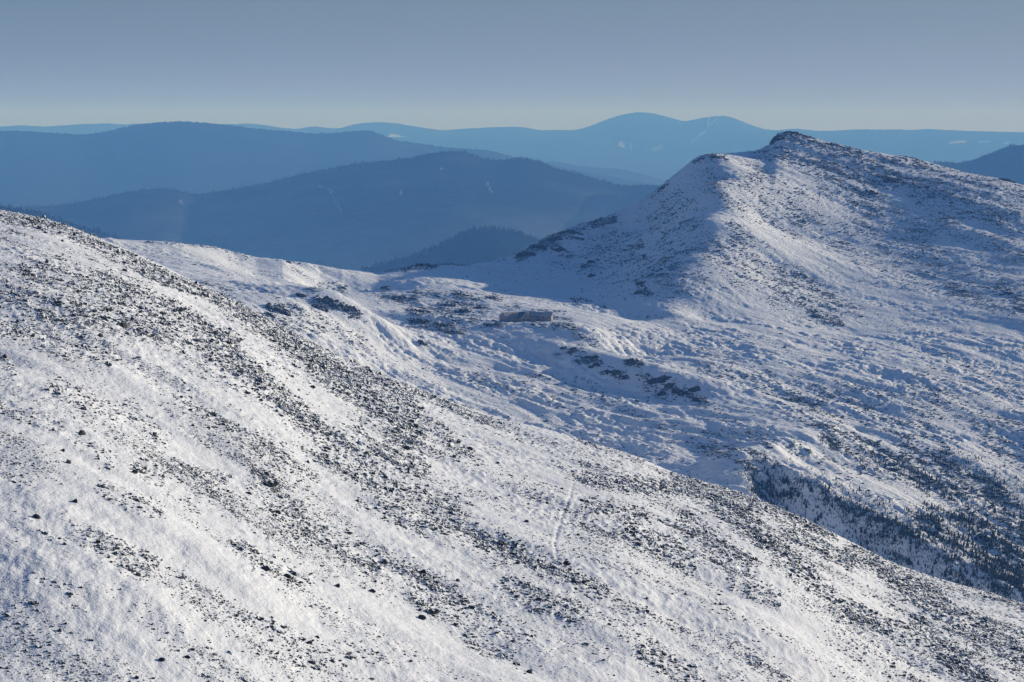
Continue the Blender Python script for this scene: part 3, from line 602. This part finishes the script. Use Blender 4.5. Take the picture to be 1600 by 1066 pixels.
# --- single boulders that stand out on the near slope
NOTED = [(885,884,1.0,'cairn','pointed dark cairn at the bottom end of the ski track'),(896,911,.8,'cairn','dark upright rock just below the cairn at the end of the ski track'),
 (908,784,1.2,'b','dark boulder close to the right side of the ski track'),(921,750,.8,'b','small dark boulder above the top of the ski track'),(823,816,1.1,'b','lone dark boulder left of the ski track at the end of a faint side track'),
 (907,730,.7,'b','small black boulder on the crest above the ski track'),(809,680,.9,'b','dark boulder on the skyline snow, lower of a pair'),(809,670,.7,'b','dark boulder on the skyline snow, upper of a pair'),
 (869,687,.8,'b','lone dark stone near the skyline right of a pair of boulders'),(733,704,1.7,'b','broad dark boulder pair at the left edge of the smooth snow field'),(635,703,1.8,'b','big round dark boulder in the smooth lane'),
 (778,725,1.0,'b','blue-shaded boulder buried in the smooth snow field'),(107,724,1.3,'b','round black boulder alone on the left of the near slope'),(128,679,1.5,'b','dark boulder topping a short diagonal row of stones'),
 (98,705,1.0,'b','dark boulder just above the round black boulder on the left'),(481,723,1.2,'b','pointed black boulder on smooth snow beside the diagonal belt'),(415,742,1.1,'b','low dark boulder alone in the smooth snow'),
 (388,772,1.1,'b','dark boulder at the right end of a thin row of scrub'),(57,810,1.3,'b','long dark boulder with a blue hollow behind it'),(172,572,1.2,'b','long dark boulder arched over a drift'),(157,527,1.5,'b','wide dark rock cluster on the upper left'),
 (117,785,1.1,'b','flat dark boulder with snow streaks on the lower left'),(7,559,1.7,'b','big dark boulder at the left edge of the photo'),(488,606,1.4,'b','tilted dark slab leaning over the smooth lane'),
 (414,891,1.5,'b','black boulder with a blue shadow, left of two'),(449,905,1.6,'b','black sharp boulder, right of two with blue shadows'),(216,900,1.2,'b','black boulder at the lower end of a row on the bottom left'),(199,888,.9,'b','dark stone just above the end of a row on the bottom left'),
 (527,917,1.2,'b','black flat boulder right of the two sharp boulders'),(93,986,.9,'b','small black boulder low on the bottom left'),(252,1032,.9,'b','flat dark stone near the bottom, left of two'),(292,1029,.9,'b','flat dark stone near the bottom, right of two'),
 (952,977,.9,'b','lone dark boulder on smooth snow at the bottom middle'),(1011,936,.8,'b','lone dark stone right of the diagonal belt end'),(715,909,1.0,'b','upright dark boulder in the belt of the bottom middle'),(660,897,1.8,'b','large dark rock mass with blue shade in the lower belt'),
 (601,880,1.6,'b','large blue-black rock on the left of the lower belt'),(658,968,1.5,'b','dark rock at the foot of a snow hollow, bottom middle'),(581,926,1.2,'b','dark leaning rock above a ragged line of stones'),(827,1052,1.2,'b','dark rock at the very bottom middle'),
 (1208,855,1.6,'b','upright black crag on the right of the near slope'),(1187,839,1.4,'b','black boulder just above the upright black crag'),(1225,868,1.7,'b','dark boulder with a round snow cap below the upright crag'),(1256,829,1.4,'b','black boulder near the skyline on the right'),
 (1234,834,1.1,'b','dark boulder left of the black boulder near the skyline'),(1323,892,1.2,'b','lone pointed dark boulder on the right slope'),(1247,902,1.1,'b','blue-shaded boulder below the capped boulder'),(1220,995,.8,'b','small dark stone on open snow at the bottom right'),
 (22,331,1.6,'b','dark boulder crowning the skyline at the left edge of the photo'),(97,378,1.3,'b','dark boulder pair on open snow under the left skyline')]
sc_ = 0
for (px, py, s, k, lab) in NOTED:
    x_, y_ = pix_to_near(px, py); z_ = float(near_z(np.array([x_]), np.array([y_]))[0])
    if k == 'cairn':
        Vv = []; Ff = []; Mm = []; n = 0
        for q in range(9):      # piled stones
            lay = 0 if q < 5 else (1 if q < 8 else 2); a_ = q * 1.4
            V, Fc = ROCKS_L[q % 7]; rad = (.42, .22, 0)[lay]
            V = V * (.42 - .07 * lay) + np.array([rad * math.cos(a_), rad * math.sin(a_), .12 + .42 * lay]); Vv.append(V); Ff.append(Fc + n); n += len(V)
        V = np.vstack(Vv) * s * .8; Fc = np.vstack(Ff); t_ = V[Fc]; nn = np.cross(t_[:, 1] - t_[:, 0], t_[:, 2] - t_[:, 0]); nn /= np.linalg.norm(nn, axis=1, keepdims=True) + 1e-9
        o = link('cairn', two_tone_mesh('cairn', V, Fc, (nn @ CAP_SUNWARD > .85), MAT_ROCK)); tag(o, lab, 'cairn'); o.location = (x_, y_, z_)
    else:
        kk = sc_ % 7; sc_ += 1
        if ('noted', kk) not in meshes:
            V, Fc, M = merge([ROCKS_L[kk]], np.zeros((1, 3)), np.ones(1), np.zeros(1), np.zeros(1, int), capt=.78, seed=600 + kk); meshes[('noted', kk)] = two_tone_mesh('boulder', V, Fc, M, MAT_ROCK)
        o = link('boulder', meshes[('noted', kk)]); tag(o, lab, 'boulder'); o.location = (x_, y_, z_ + .05 * s); o.scale = (s * .42, s * .34, s * .4); o.rotation_euler = (0, 0, -.4 + .37 * kk)
# --- far side: rock and scrub
am, bm = rot(X2, YG2, -38)
clump2 = sstep(-.10, .22, fbm(am / 26, bm / 11, 3, 401)) * sstep(-.35, .15, fbm(am / 8, bm / 4, 2, 411))
PXm = PX2 + 4 * fbm(X2 / 16, YG2 / 26, 2, 431); PYm = PY2 + 2.5 * fbm(X2 / 16 + 40, YG2 / 26, 2, 441)
dm = capsules(PXm, PYm, MID_CAPS)
vis2m = vis2 & (PY2 < np.interp(PX2, [p[0] for p in FG], [p[1] for p in FG]) + 6) & (PX2 > -40) & (PX2 < 1640)
dT2 = np.clip(np.abs(np.gradient(PY2, axis=0)) / 0.8, .1, 1.5)
off2 = (PX2 <= -40) | (PX2 >= 1640)
base2 = 0.05 * sstep(-.2, .3, fbm(am / 90, bm / 30, 3, 451))
wm = ((np.where(dm > 1, 1.6 * dm, dm) * (0.12 + clump2) + base2) * vis2m * dT2 + off2 * 0.03 * clump2) * cell_area(UG2, YG2)
rg = np.random.default_rng(13); NM = 72000
x, y, rr, cc = area_sample(wm, NM, U2, Y2, rg); z = mid_z(x, y)
loc = dm[rr, cc]; py_ = PY2[rr, cc]; px_ = PX2[rr, cc]
size = np.exp(rg.normal(-.88, .42, NM)) * (0.75 + 0.45 * np.minimum(loc, 1.3)); size = np.clip(size, .25, 3.0)
P = np.stack([x, y, z - .08 * size], 1); ANG = rg.uniform(-.6, .6, NM) + math.radians(-30)
upper = (py_ < 530) | ((px_ < 1110) & (py_ < 640)) ; kr = np.where(upper, rg.random(NM) < .85, rg.random(NM) < .15)
app = size / y * vis2m[rr, cc]
def top2(sel, n):
    i = np.where(sel)[0]; i = i[np.argsort(-app[i])][:n]; q = np.zeros(NM, bool); q[i] = True; return q
bigr = top2(kr & (size > .7), 46)
def mid_zone(px, py):
    if px > 1160 and py < 270: return 'around the rocky summit of the snowy peak'
    if px > 1160 and py < 530: return 'on the sunlit face of the snowy peak'
    if px > 780 and py < 450: return 'on the shaded left flank of the snowy peak'
    if px < 590: return 'on the small knolls left of the hut'
    if py < 545: return 'on the saddle around the hut'
    return 'on the broken ground below the hut'
for i in np.where(bigr)[0]:
    zz = mid_zone(px_[i], py_[i]); o = individual('r', i, ROCKS_L, MAT_ROCK, 'boulder', 'dark boulder half buried in snow ' + zz, 'boulder', 'boulders ' + zz)
    s = size[i]; o.location = P[i]; o.scale = (s * 1.2, s * .9, s * .9); o.rotation_euler = (0, 0, ANG[i])
m = ~bigr & kr; V, Fc, M = merge(ROCKS_S, P[m], size[m], ANG[m], rg.integers(0, 8, m.sum()), sx=rg.uniform(1, 2., m.sum()), sz=rg.uniform(.6, 1.2, m.sum()))
tag(link('rubble', two_tone_mesh('rubble', V, Fc, M, MAT_ROCK)), 'rime-covered rubble scattered over the snowy peak and the saddle', 'rubble', kind='stuff')
m = ~bigr & ~kr; V, Fc, M = merge(SCRUB_S, P[m], size[m], ANG[m], rg.integers(0, 10, m.sum()), sx=rg.uniform(1, 1.8, m.sum()), sz=rg.uniform(.7, 1.3, m.sum()))
tag(link('scrub', two_tone_mesh('scrub', V, Fc, M, MAT_SCRUB)), 'thickets of low snowy scrub on the far slope of the valley', 'scrub', kind='stuff')
OUTCROPS = [(603, 450, 11, 'small dark crag alone in the blue shade left of the saddle knoll', 3), (622, 419, 46, 'long dark rock rim on the saddle skyline, the broad left piece', 3.4), (660, 416, 44, 'dark rock rim on the saddle skyline, middle piece', 3.0), (705, 414, 50, 'thin low rock rim on the saddle skyline, right piece', 1.5), (822, 400, 22, 'steep dark crag at the foot of the flank cliffs of the peak', 5), (842, 388, 24, 'dark cliff band on the shaded flank, second from the bottom', 4.5), (866, 375, 24, 'dark cliff on the shaded flank skyline, middle of the row', 3.5), (893, 364, 36, 'long thin dark ledge on the skyline of the shaded flank', 2.6), (930, 348, 20, 'thin dark ledge highest on the long shaded skyline', 2.2), (876, 393, 14, 'dark crag just inside the shaded flank below the ledges', 3), (898, 372, 30, 'second dark ledge running below the skyline ledge', 2), (1034, 294, 12, 'small dark crag on the steep shaded skyline', 2.4), (1118, 247, 14, 'dark block on the shoulder below the summit', 2.6), (1092, 251, 18, 'dark rock lip at the left end of the shoulder', 2), (1215, 218, 20, 'dark broken crags on the left side of the summit', 5), (1238, 209, 22, 'dark summit rocks of the snowy peak', 3), (1262, 215, 20, 'dark rocks just right of the summit', 2.6), (1300, 226, 20, 'dark rocks on the ridge descending right of the summit', 2), (1395, 284, 26, 'largest dark rock face under the right ridge', 3.4), (1378, 278, 16, 'dark crag left of the largest rock face', 2.6), (1420, 247, 30, 'dark rocks bulging on the right skyline ridge', 2), (1362, 303, 18, 'dark blue-shaded crag below the right ridge', 2.4), (1573, 283, 24, 'dark rocks on the skyline at the right edge of the photo', 2.4), (912, 419, 7, 'tiny dark crag in the middle of the shaded flank, left one', 3), (924, 412, 9, 'tiny dark crag in the middle of the shaded flank, upper one', 3.4), (925, 432, 9, 'dark narrow crag in the middle of the shaded flank, lower one', 3), (1002, 444, 11, 'dark broken crag low on the shaded flank near its right side', 3.4), (996, 459, 11, 'lowest dark crag of the row on the shaded flank', 3), (1016, 432, 10, 'upper dark crag of the row low on the shaded flank', 2.4), (436, 487, 36, 'dark rocky top of the left knoll beyond the near skyline', 3.6), (420, 493, 18, 'dark rocks on the left side of the left knoll', 2.4), (516, 475, 52, 'long dark rocky top of the second knoll', 3.6), (500, 483, 24, 'dark rocks below the left end of the second knoll', 2.6), (548, 485, 26, 'dark rocks trailing right from the second knoll', 2.2), (470, 462, 16, 'small dark crag in the shade above the left knoll', 2), (536, 452, 12, 'small dark rock in the shaded bowl above the second knoll', 2), (622, 468, 24, 'dark rocks at the left end of the saddle knoll', 2.8), (646, 468, 14, 'dark crag beside the rocks at the left end of the saddle knoll', 2.4), (718, 461, 26, 'dark rocks along the lit crest of the saddle knoll', 2), (768, 467, 18, 'dark rocks at the right end of the lit crest of the saddle knoll', 2), (658, 488, 28, 'dark outcrop on the front of the saddle knoll, left one', 3.2), (700, 478, 24, 'dark outcrop high on the front of the saddle knoll', 2.4), (722, 488, 24, 'dark outcrop on the front of the saddle knoll, middle one', 3), (752, 482, 18, 'dark outcrop on the front of the saddle knoll, right one', 2.6), (655, 504, 26, 'dark outcrop with a white foot below the saddle knoll', 3.4), (690, 509, 26, 'dark outcrop right of the one with a white foot', 2.6), (706, 519, 22, 'low line of rocks below the saddle knoll', 1.8), (660, 536, 13, 'lone dark rock on lit snow below the saddle knoll', 2.4), (765, 508, 9, 'dark rock left of the hut, farther from it', 2), (779, 508, 11, 'dark rock left of the hut, nearer to it', 2.2), (880, 546, 9, 'small dark rock left of the reddish block below the hut', 1.8), (896, 547, 13, 'flat dark rock above the reddish block below the hut', 1.8), (924, 560, 18, 'dark capped outcrop in the blue hollow below the hut', 3), (928, 571, 18, 'dark ledge just below the capped outcrop in the hollow', 2), (988, 566, 20, 'dark rounded outcrop right of the blue hollow', 3), (950, 582, 24, 'thin dark ledges lower in the hollow', 1.6), (975, 590, 16, 'thin dark ledge at the lower right of the hollow', 1.6), (1020, 600, 13, 'left dark rock of the steep broken bank', 3), (1036, 594, 20, 'dark rocks on top of the steep broken bank', 2.8), (1046, 606, 12, 'dark rock in the middle of the steep broken bank', 3), (1058, 613, 9, 'narrow dark rock in the steep broken bank', 3.6), (1067, 618, 13, 'leaning dark rock of the steep broken bank', 3), (1084, 611, 16, 'dark rocks along the upper right rim of the broken bank', 2.6), (1088, 626, 10, 'lower right dark rock of the broken bank', 2.8), (1033, 618, 9, 'lowest dark rock of the broken bank', 2.6), (1275, 497, 16, 'dark scrubby crag in the middle of the lit lower face', 1.8), (1575, 460, 14, 'dark rocks near the right edge on the lit face', 2), (1502, 457, 16, 'dark rocks on the lit face left of the right edge', 1.6)]
def outcrop(px, py, wpx, h, lab, seed, mat):
    r = np.random.default_rng(seed); cx, cy = pix_to_mid(px, py); wd = wpx * cy / F; n = int(min(34, 8 + wpx / 1.3)); Vv = []; Ff = []; m_ = 0; cz = float(mid_z(np.array([cx]), np.array([cy]))[0])
    for k in range(n):
        q = (k + .5) / n - .5; x_ = cx + q * wd; y_ = cy + r.uniform(-.5, .5) * min(wd * .5, 7) - q * wd * .15; s = (h * r.choice([.32, .38, .46, .62])) * (1 - abs(q) * .7); V, Fc = ROCKS_L[int(r.integers(0, 7))]
        V = V * np.array([s * r.uniform(.8, 1.6), s * r.uniform(.8, 1.3), s * r.uniform(.8, 1.6)]); c, t_ = math.cos(-.35 + r.uniform(-.4, .4)), math.sin(-.35 + r.uniform(-.4, .4))
        V = np.stack([V[:, 0] * c - V[:, 1] * t_, V[:, 0] * t_ + V[:, 1] * c, V[:, 2]], 1); zc = float(mid_z(np.array([x_]), np.array([y_]))[0]) - cz
        Vv.append(V + np.array([x_ - cx, y_ - cy, zc + .1 * s])); Ff.append(Fc + m_); m_ += len(V)
    V = np.vstack(Vv); Fc = np.vstack(Ff); t3 = V[Fc]; nn = np.cross(t3[:, 1] - t3[:, 0], t3[:, 2] - t3[:, 0]); nn /= np.linalg.norm(nn, axis=1, keepdims=True) + 1e-9
    o = link('rock_outcrop', two_tone_mesh('rock_outcrop', V, Fc, (nn @ CAP_SUNWARD + r.uniform(-.15, .15, len(nn)) > .74), mat)); o.location = (cx, cy, cz); tag(o, lab, 'rock outcrop')
for k, (px, py, wpx, lab, h) in enumerate(OUTCROPS): outcrop(px, py, wpx, h, lab, 700 + k, MAT_ROCK)
outcrop(892, 552, 9, 2.6, 'reddish-brown block standing in the snow below the hut', 790, plain('reddish_rock', (0.11, 0.06, 0.045), .9, .3, 1.0))
# --- spruces in the valley
dt = capsules(PXm, PYm, TREE_CAPS); wt = dt * (0.25 + clump2) * vis2m * np.clip(dT2, .3, 1.5) * cell_area(UG2, YG2)
NT = 24000; x, y, rr, cc = area_sample(wt, NT, U2, Y2, rg); z = mid_z(x, y); hgt = np.clip(np.exp(rg.normal(-.4, .55, NT)), .5, 3) * (.8 + .3 * dt[rr, cc]); app = hgt / y * vis2m[rr, cc]
P = np.stack([x, y, z], 1); px_, py_ = PX2[rr, cc], PY2[rr, cc]
i_ = np.argsort(-app)[:296]; bt = np.zeros(NT, bool); bt[i_] = True
def tree_zone(px, py):
    if px < 1290: return 'in the blue shaded bowl of the valley'
    if px < 1450: return 'along the valley bottom between bowl and right edge'
    return 'in the dense dark grove at the right edge of the photo'
for i in i_:
    k = int(i) % 8
    if ('tree', k) not in meshes:
        V, Fc = SPRUCES[k]; tn = len(Fc); mm = fast_mesh('crown', V, Fc[5:], MAT_TREE); tk = fast_mesh('trunk', V[:6], Fc[:5], MAT_ROCK); meshes[('tree', k)] = (mm, tk)
    zz = tree_zone(px_[i], py_[i]); e = bpy.data.objects.new('spruce_tree', None); COL.objects.link(e); e.location = P[i]; s = hgt[i]; e.scale = (s, s, s); e.rotation_euler = (0, 0, float(i))
    e['label'] = 'small dark spruce ' + zz; e['category'] = 'tree'; e['group'] = 'spruces ' + zz
    link('crown', meshes[('tree', k)][0], e); link('trunk', meshes[('tree', k)][1], e)
V, Fc, M = merge(SPR_S, P[~bt], hgt[~bt] * .8, rg.uniform(0, 6, (~bt).sum()), rg.integers(0, 6, (~bt).sum()), capt=9)
tag(link('spruce_thicket', fast_mesh('spruce_thicket', V, Fc, MAT_TREE)), 'dark spruce thicket filling the valley between the near slope and the peak', 'thicket', kind='stuff')
# --- woods standing on the crest of the nearest dark hills
def crest_wood(pts, D, x0, x1, n, h, seed, depth=260):
    r = np.random.default_rng(seed); px = r.uniform(x0, x1, n); py = np.interp(px, [p[0] for p in pts], [p[1] for p in pts]); u, t = ut(px, py)
    q = r.uniform(0, 1, n) ** 1.5; yy = D - q * depth; hh = np.exp(r.normal(0, .3, n)) * h
    zz = t * D - (q * depth / 1500) ** 1.15 * 900 - hh * .35
    return np.stack([u * yy, yy, zz], 1), hh
Pw, hw = [], []
for (pts, D, a_, b_, n, h, s_) in ((H1, HD1, 560, 850, 1500, 11, 1), (H1b, HD1, 0, 200, 500, 14, 2), (H2, HD2, 0, 1035, 5000, 10, 3), (H6, HD6, 1460, 1620, 700, 10, 4)):
    p_, h_ = crest_wood(pts, D, a_, b_, n, h, s_); Pw.append(p_); hw.append(h_)
Pw = np.vstack(Pw); hw = np.concatenate(hw); V, Fc, M = merge(SPR_S, Pw, hw, rg.uniform(0, 6, len(Pw)), rg.integers(0, 6, len(Pw)), capt=9)
tag(link('forest', fast_mesh('forest', V, Fc, MAT_TREE)), 'spiky evergreen forest along the crests of the blue hills', 'forest', kind='stuff')

# ------------------------------------------------------------------ the hut
def boxv(x0, x1, y0, y1, z0, z1):
    V = np.array([(x, y, z) for z in (z0, z1) for y in (y0, y1) for x in (x0, x1)], float)
    return V, [(0, 2, 3, 1), (4, 5, 7, 6), (0, 1, 5, 4), (2, 6, 7, 3), (0, 4, 6, 2), (1, 3, 7, 5)]
def poly(name, pieces, mat, parent):
    V = []; Fc = []
    for (v, f) in pieces:
        n = len(V); V += [tuple(q) for q in v]; Fc += [tuple(n + i for i in g) for g in f]
    me = bpy.data.meshes.new(name); me.from_pydata(V, [], Fc); me.materials.append(mat); me.update(); return link(name, me, parent)
def gable_walls(L, W, h, r, z0=-2.5):
    """walls with gable ends, ridge along x, centred in y"""
    y = W / 2; V = [(0, -y, z0), (L, -y, z0), (L, y, z0), (0, y, z0), (0, -y, h), (L, -y, h), (L, y, h), (0, y, h), (0, 0, r), (L, 0, r)]
    return V, [(0, 1, 5, 4), (2, 3, 7, 6), (1, 2, 6, 9, 5), (3, 0, 4, 8, 7), (4, 5, 9, 8), (6, 7, 8, 9)]
def roof_slab(L, W, h, r, o=.35, th=.18, sides=(-1, 1)):
    out = []
    for s in sides:
        y = W / 2; k = (r - h) / y; ye = s * (y + o); ze = h - k * o
        V = [(-o, 0, r + .03), (L + o, 0, r + .03), (L + o, ye, ze + .03), (-o, ye, ze + .03), (-o, 0, r + th + .03), (L + o, 0, r + th + .03), (L + o, ye, ze + th + .03), (-o, ye, ze + th + .03)]
        out.append((V, [(0, 1, 2, 3), (7, 6, 5, 4), (0, 4, 5, 1), (2, 6, 7, 3), (1, 5, 6, 2), (0, 3, 7, 4)]))
    return out
M_WALL = plain('rimed_shingle_wall', (0.22, 0.215, 0.225), 0.9, 0.4, 1.2)
M_STONE = plain('rimed_stone', (0.11, 0.105, 0.11), 0.9, 0.6, 1.6)
M_ROOFD = plain('dark_metal_roof', (0.045, 0.055, 0.075), 0.5, 0.4, .8)
M_ROOFS = plain('snowy_roof', (0.28, 0.265, 0.27), 0.9, 0.7, 1.1)
M_ROOFW = plain('snow_plastered_roof', (0.38, 0.37, 0.38), 0.9, 0.6, 1.1)
M_GLASS = plain('dark_window', (0.02, 0.025, 0.035), 0.15, 0.1, 1)
M_FRAME = plain('window_frame', (0.5, 0.5, 0.5), 0.7, 0.1, 1)
hx, hy = wpt(776, 503, HUT_Y)[:2]; hz_ = HUT_Z
hut = bpy.data.objects.new('mountain_hut', None); COL.objects.link(hut); hut.location = (hx, hy + 3, hz_); tag(hut, 'grey rime-covered mountain hut with gabled wings on the snowy saddle', 'hut')
def sub(name, loc, deg, parent):
    e = bpy.data.objects.new(name, None); COL.objects.link(e); e.parent = parent; e.location = loc; e.rotation_euler = (0, 0, math.radians(deg)); return e
def window(x, z, wd, ht, yface, parent, into=1, name='window'):
    f = poly(name, [boxv(x - wd / 2 - .08, x + wd / 2 + .08, yface - .06, yface + .02, z - .08, z + ht + .08)], M_FRAME, parent)
    poly('pane', [boxv(x - wd / 2, x + wd / 2, yface - .09, yface - .065, z, z + ht)], M_GLASS, f)
A_ = 30
# main wing (gable to the left)
mw = poly('main_wing', [gable_walls(16, 8.4, 2.9, 5.0)], M_WALL, hut); mw.rotation_euler = (0, 0, math.radians(A_)); mw.location = (3.6, -3.2, 0)
poly('roof', roof_slab(16, 8.4, 2.9, 5.0), M_ROOFS, mw)
dg = poly('door', [boxv(-.07, -.01, -.4, .6, 0, 2.0)], M_GLASS, mw); dg.location = (0, -.9, 0)
for yy in (-2.9, 1.4, 2.8): poly('window', [boxv(-.06, -.01, yy, yy + .7, .9, 1.9)], M_GLASS, mw)
# cross wing (gable towards the viewer)
cw = poly('cross_wing', [gable_walls(6.5, 6.0, 3.4, 5.7)], M_WALL, hut); cw.rotation_euler = (0, 0, math.radians(A_ - 90)); cw.location = (13.2, .4, -.4)
poly('roof', roof_slab(6.5, 6.0, 3.4, 5.7), M_ROOFD, cw)
for yy in (-1.7, .9): poly('window', [boxv(6.51, 6.57, yy, yy + .9, 1.0, 2.2)], M_GLASS, cw)
poly('window', [boxv(6.51, 6.57, -.35, .35, 3.2, 3.9)], M_GLASS, cw)
for xx in (1.6, 3.4, 5.0): poly('window', [boxv(xx, xx + .8, -3.07, -3.01, 1.0, 2.1)], M_GLASS, cw)
# low front annexe
an_ = poly('annexe', [boxv(0, 10.2, -3.2, 0, -2.5, 1.9)], M_STONE, hut); an_.rotation_euler = (0, 0, math.radians(12)); an_.location = (5.0, -4.6, -.3)
poly('roof', [boxv(-.3, 10.4, -3.5, .1, 1.92, 2.14)], M_ROOFS, an_)
for xx in (1.0, 2.8, 4.6, 6.4, 8.2): window(xx + .4, .5, 1.0, .8, -3.2, an_)
# chimney tower and porch
poly('chimney', [boxv(18.3, 19.5, -3.6, -2.4, -2, 6.0), boxv(18.2, 19.6, -3.7, -2.3, 6.002, 6.2)], M_STONE, hut)
pc = poly('porch', [boxv(19.6, 21.6, -4.0, -1.6, -2, 2.2)], M_STONE, hut); poly('roof', [boxv(19.52, 21.8, -4.2, -1.4, 2.202, 2.36)], M_ROOFD, pc)
# right wing
rw = poly('right_wing', [gable_walls(11.5, 6.5, 2.0, 3.7)], M_WALL, hut); rw.rotation_euler = (0, 0, math.radians(-10)); rw.location = (20.0, 6.5, .9)
poly('roof', roof_slab(11.5, 6.5, 2.0, 3.7), M_ROOFW, rw)
for xx in (4.6, 7.2, 10.2): window(xx, .6, 1.1, 1.0, -3.25, rw)

# ------------------------------------------------------------------ masts on the far summits
def mast(px, py, D, h, wd, lab):
    x_, y_, z_ = wpt(px, py, D); e = bpy.data.objects.new('radio_mast', None); COL.objects.link(e); e.location = (x_, y_, z_ - 4); tag(e, lab, 'mast')
    pcs = []
    for (a_, b_) in ((-1, -1), (1, -1), (1, 1), (-1, 1)):
        V = [(a_ * wd, b_ * wd, 0), (a_ * wd + .9, b_ * wd, 0), (a_ * wd + .9, b_ * wd + .9, 0), (a_ * wd, b_ * wd + .9, 0), (a_ * .3, b_ * .3, h), (a_ * .3 + .5, b_ * .3, h), (a_ * .3 + .5, b_ * .3 + .5, h), (a_ * .3, b_ * .3 + .5, h)]
        pcs.append((V, [(0, 3, 2, 1), (4, 5, 6, 7), (0, 1, 5, 4), (1, 2, 6, 5), (2, 3, 7, 6), (3, 0, 4, 7)]))
    for k in range(1, 6): q = wd * (1 - k / 6.5); pcs.append(boxv(-q, q + .5, -q, q + .5, h * k / 6.5, h * k / 6.5 + .7))
    poly('lattice', pcs, MAT_ROCK, e); poly('equipment_hut', [boxv(-wd - 9, -wd - 2, -3, 4, -3, 4.5)], MAT_ROCK, e)
mast(996, 176, 25500, 40, 2.2, 'thin radio mast on the highest far blue mountain')
mast(1117, 182, 25500, 15, 2.0, 'short mast on the second summit right of the highest far mountain')


# ------------------------------------------------------------------ the air
hm = bpy.data.materials.new('haze'); hm.use_nodes = True; t = hm.node_tree; t.nodes.clear()
o = t.nodes.new('ShaderNodeOutputMaterial'); pv = t.nodes.new('ShaderNodeVolumePrincipled')
pv.inputs['Color'].default_value = (0.15, 0.405, 1.0, 1); pv.inputs['Absorption Color'].default_value = (1, 1, 1, 1)
pv.inputs['Density'].default_value = 1.0e-4; pv.inputs['Anisotropy'].default_value = 0.0
t.links.new(pv.outputs[0], o.inputs['Volume'])
x0, x1, y0, y1, z0, z1 = -60000, 60000, -2500, 58000, FLOOR - 12, 460
V = np.array([(x, y, z) for z in (z0, z1) for y in (y0, y1) for x in (x0, x1)])
hz = fast_mesh('haze', V, np.array([[0, 2, 3, 1], [4, 5, 7, 6], [0, 1, 5, 4], [2, 6, 7, 3], [0, 4, 6, 2], [1, 3, 7, 5]]), hm)
tag(link('haze', hz), kind='stuff')
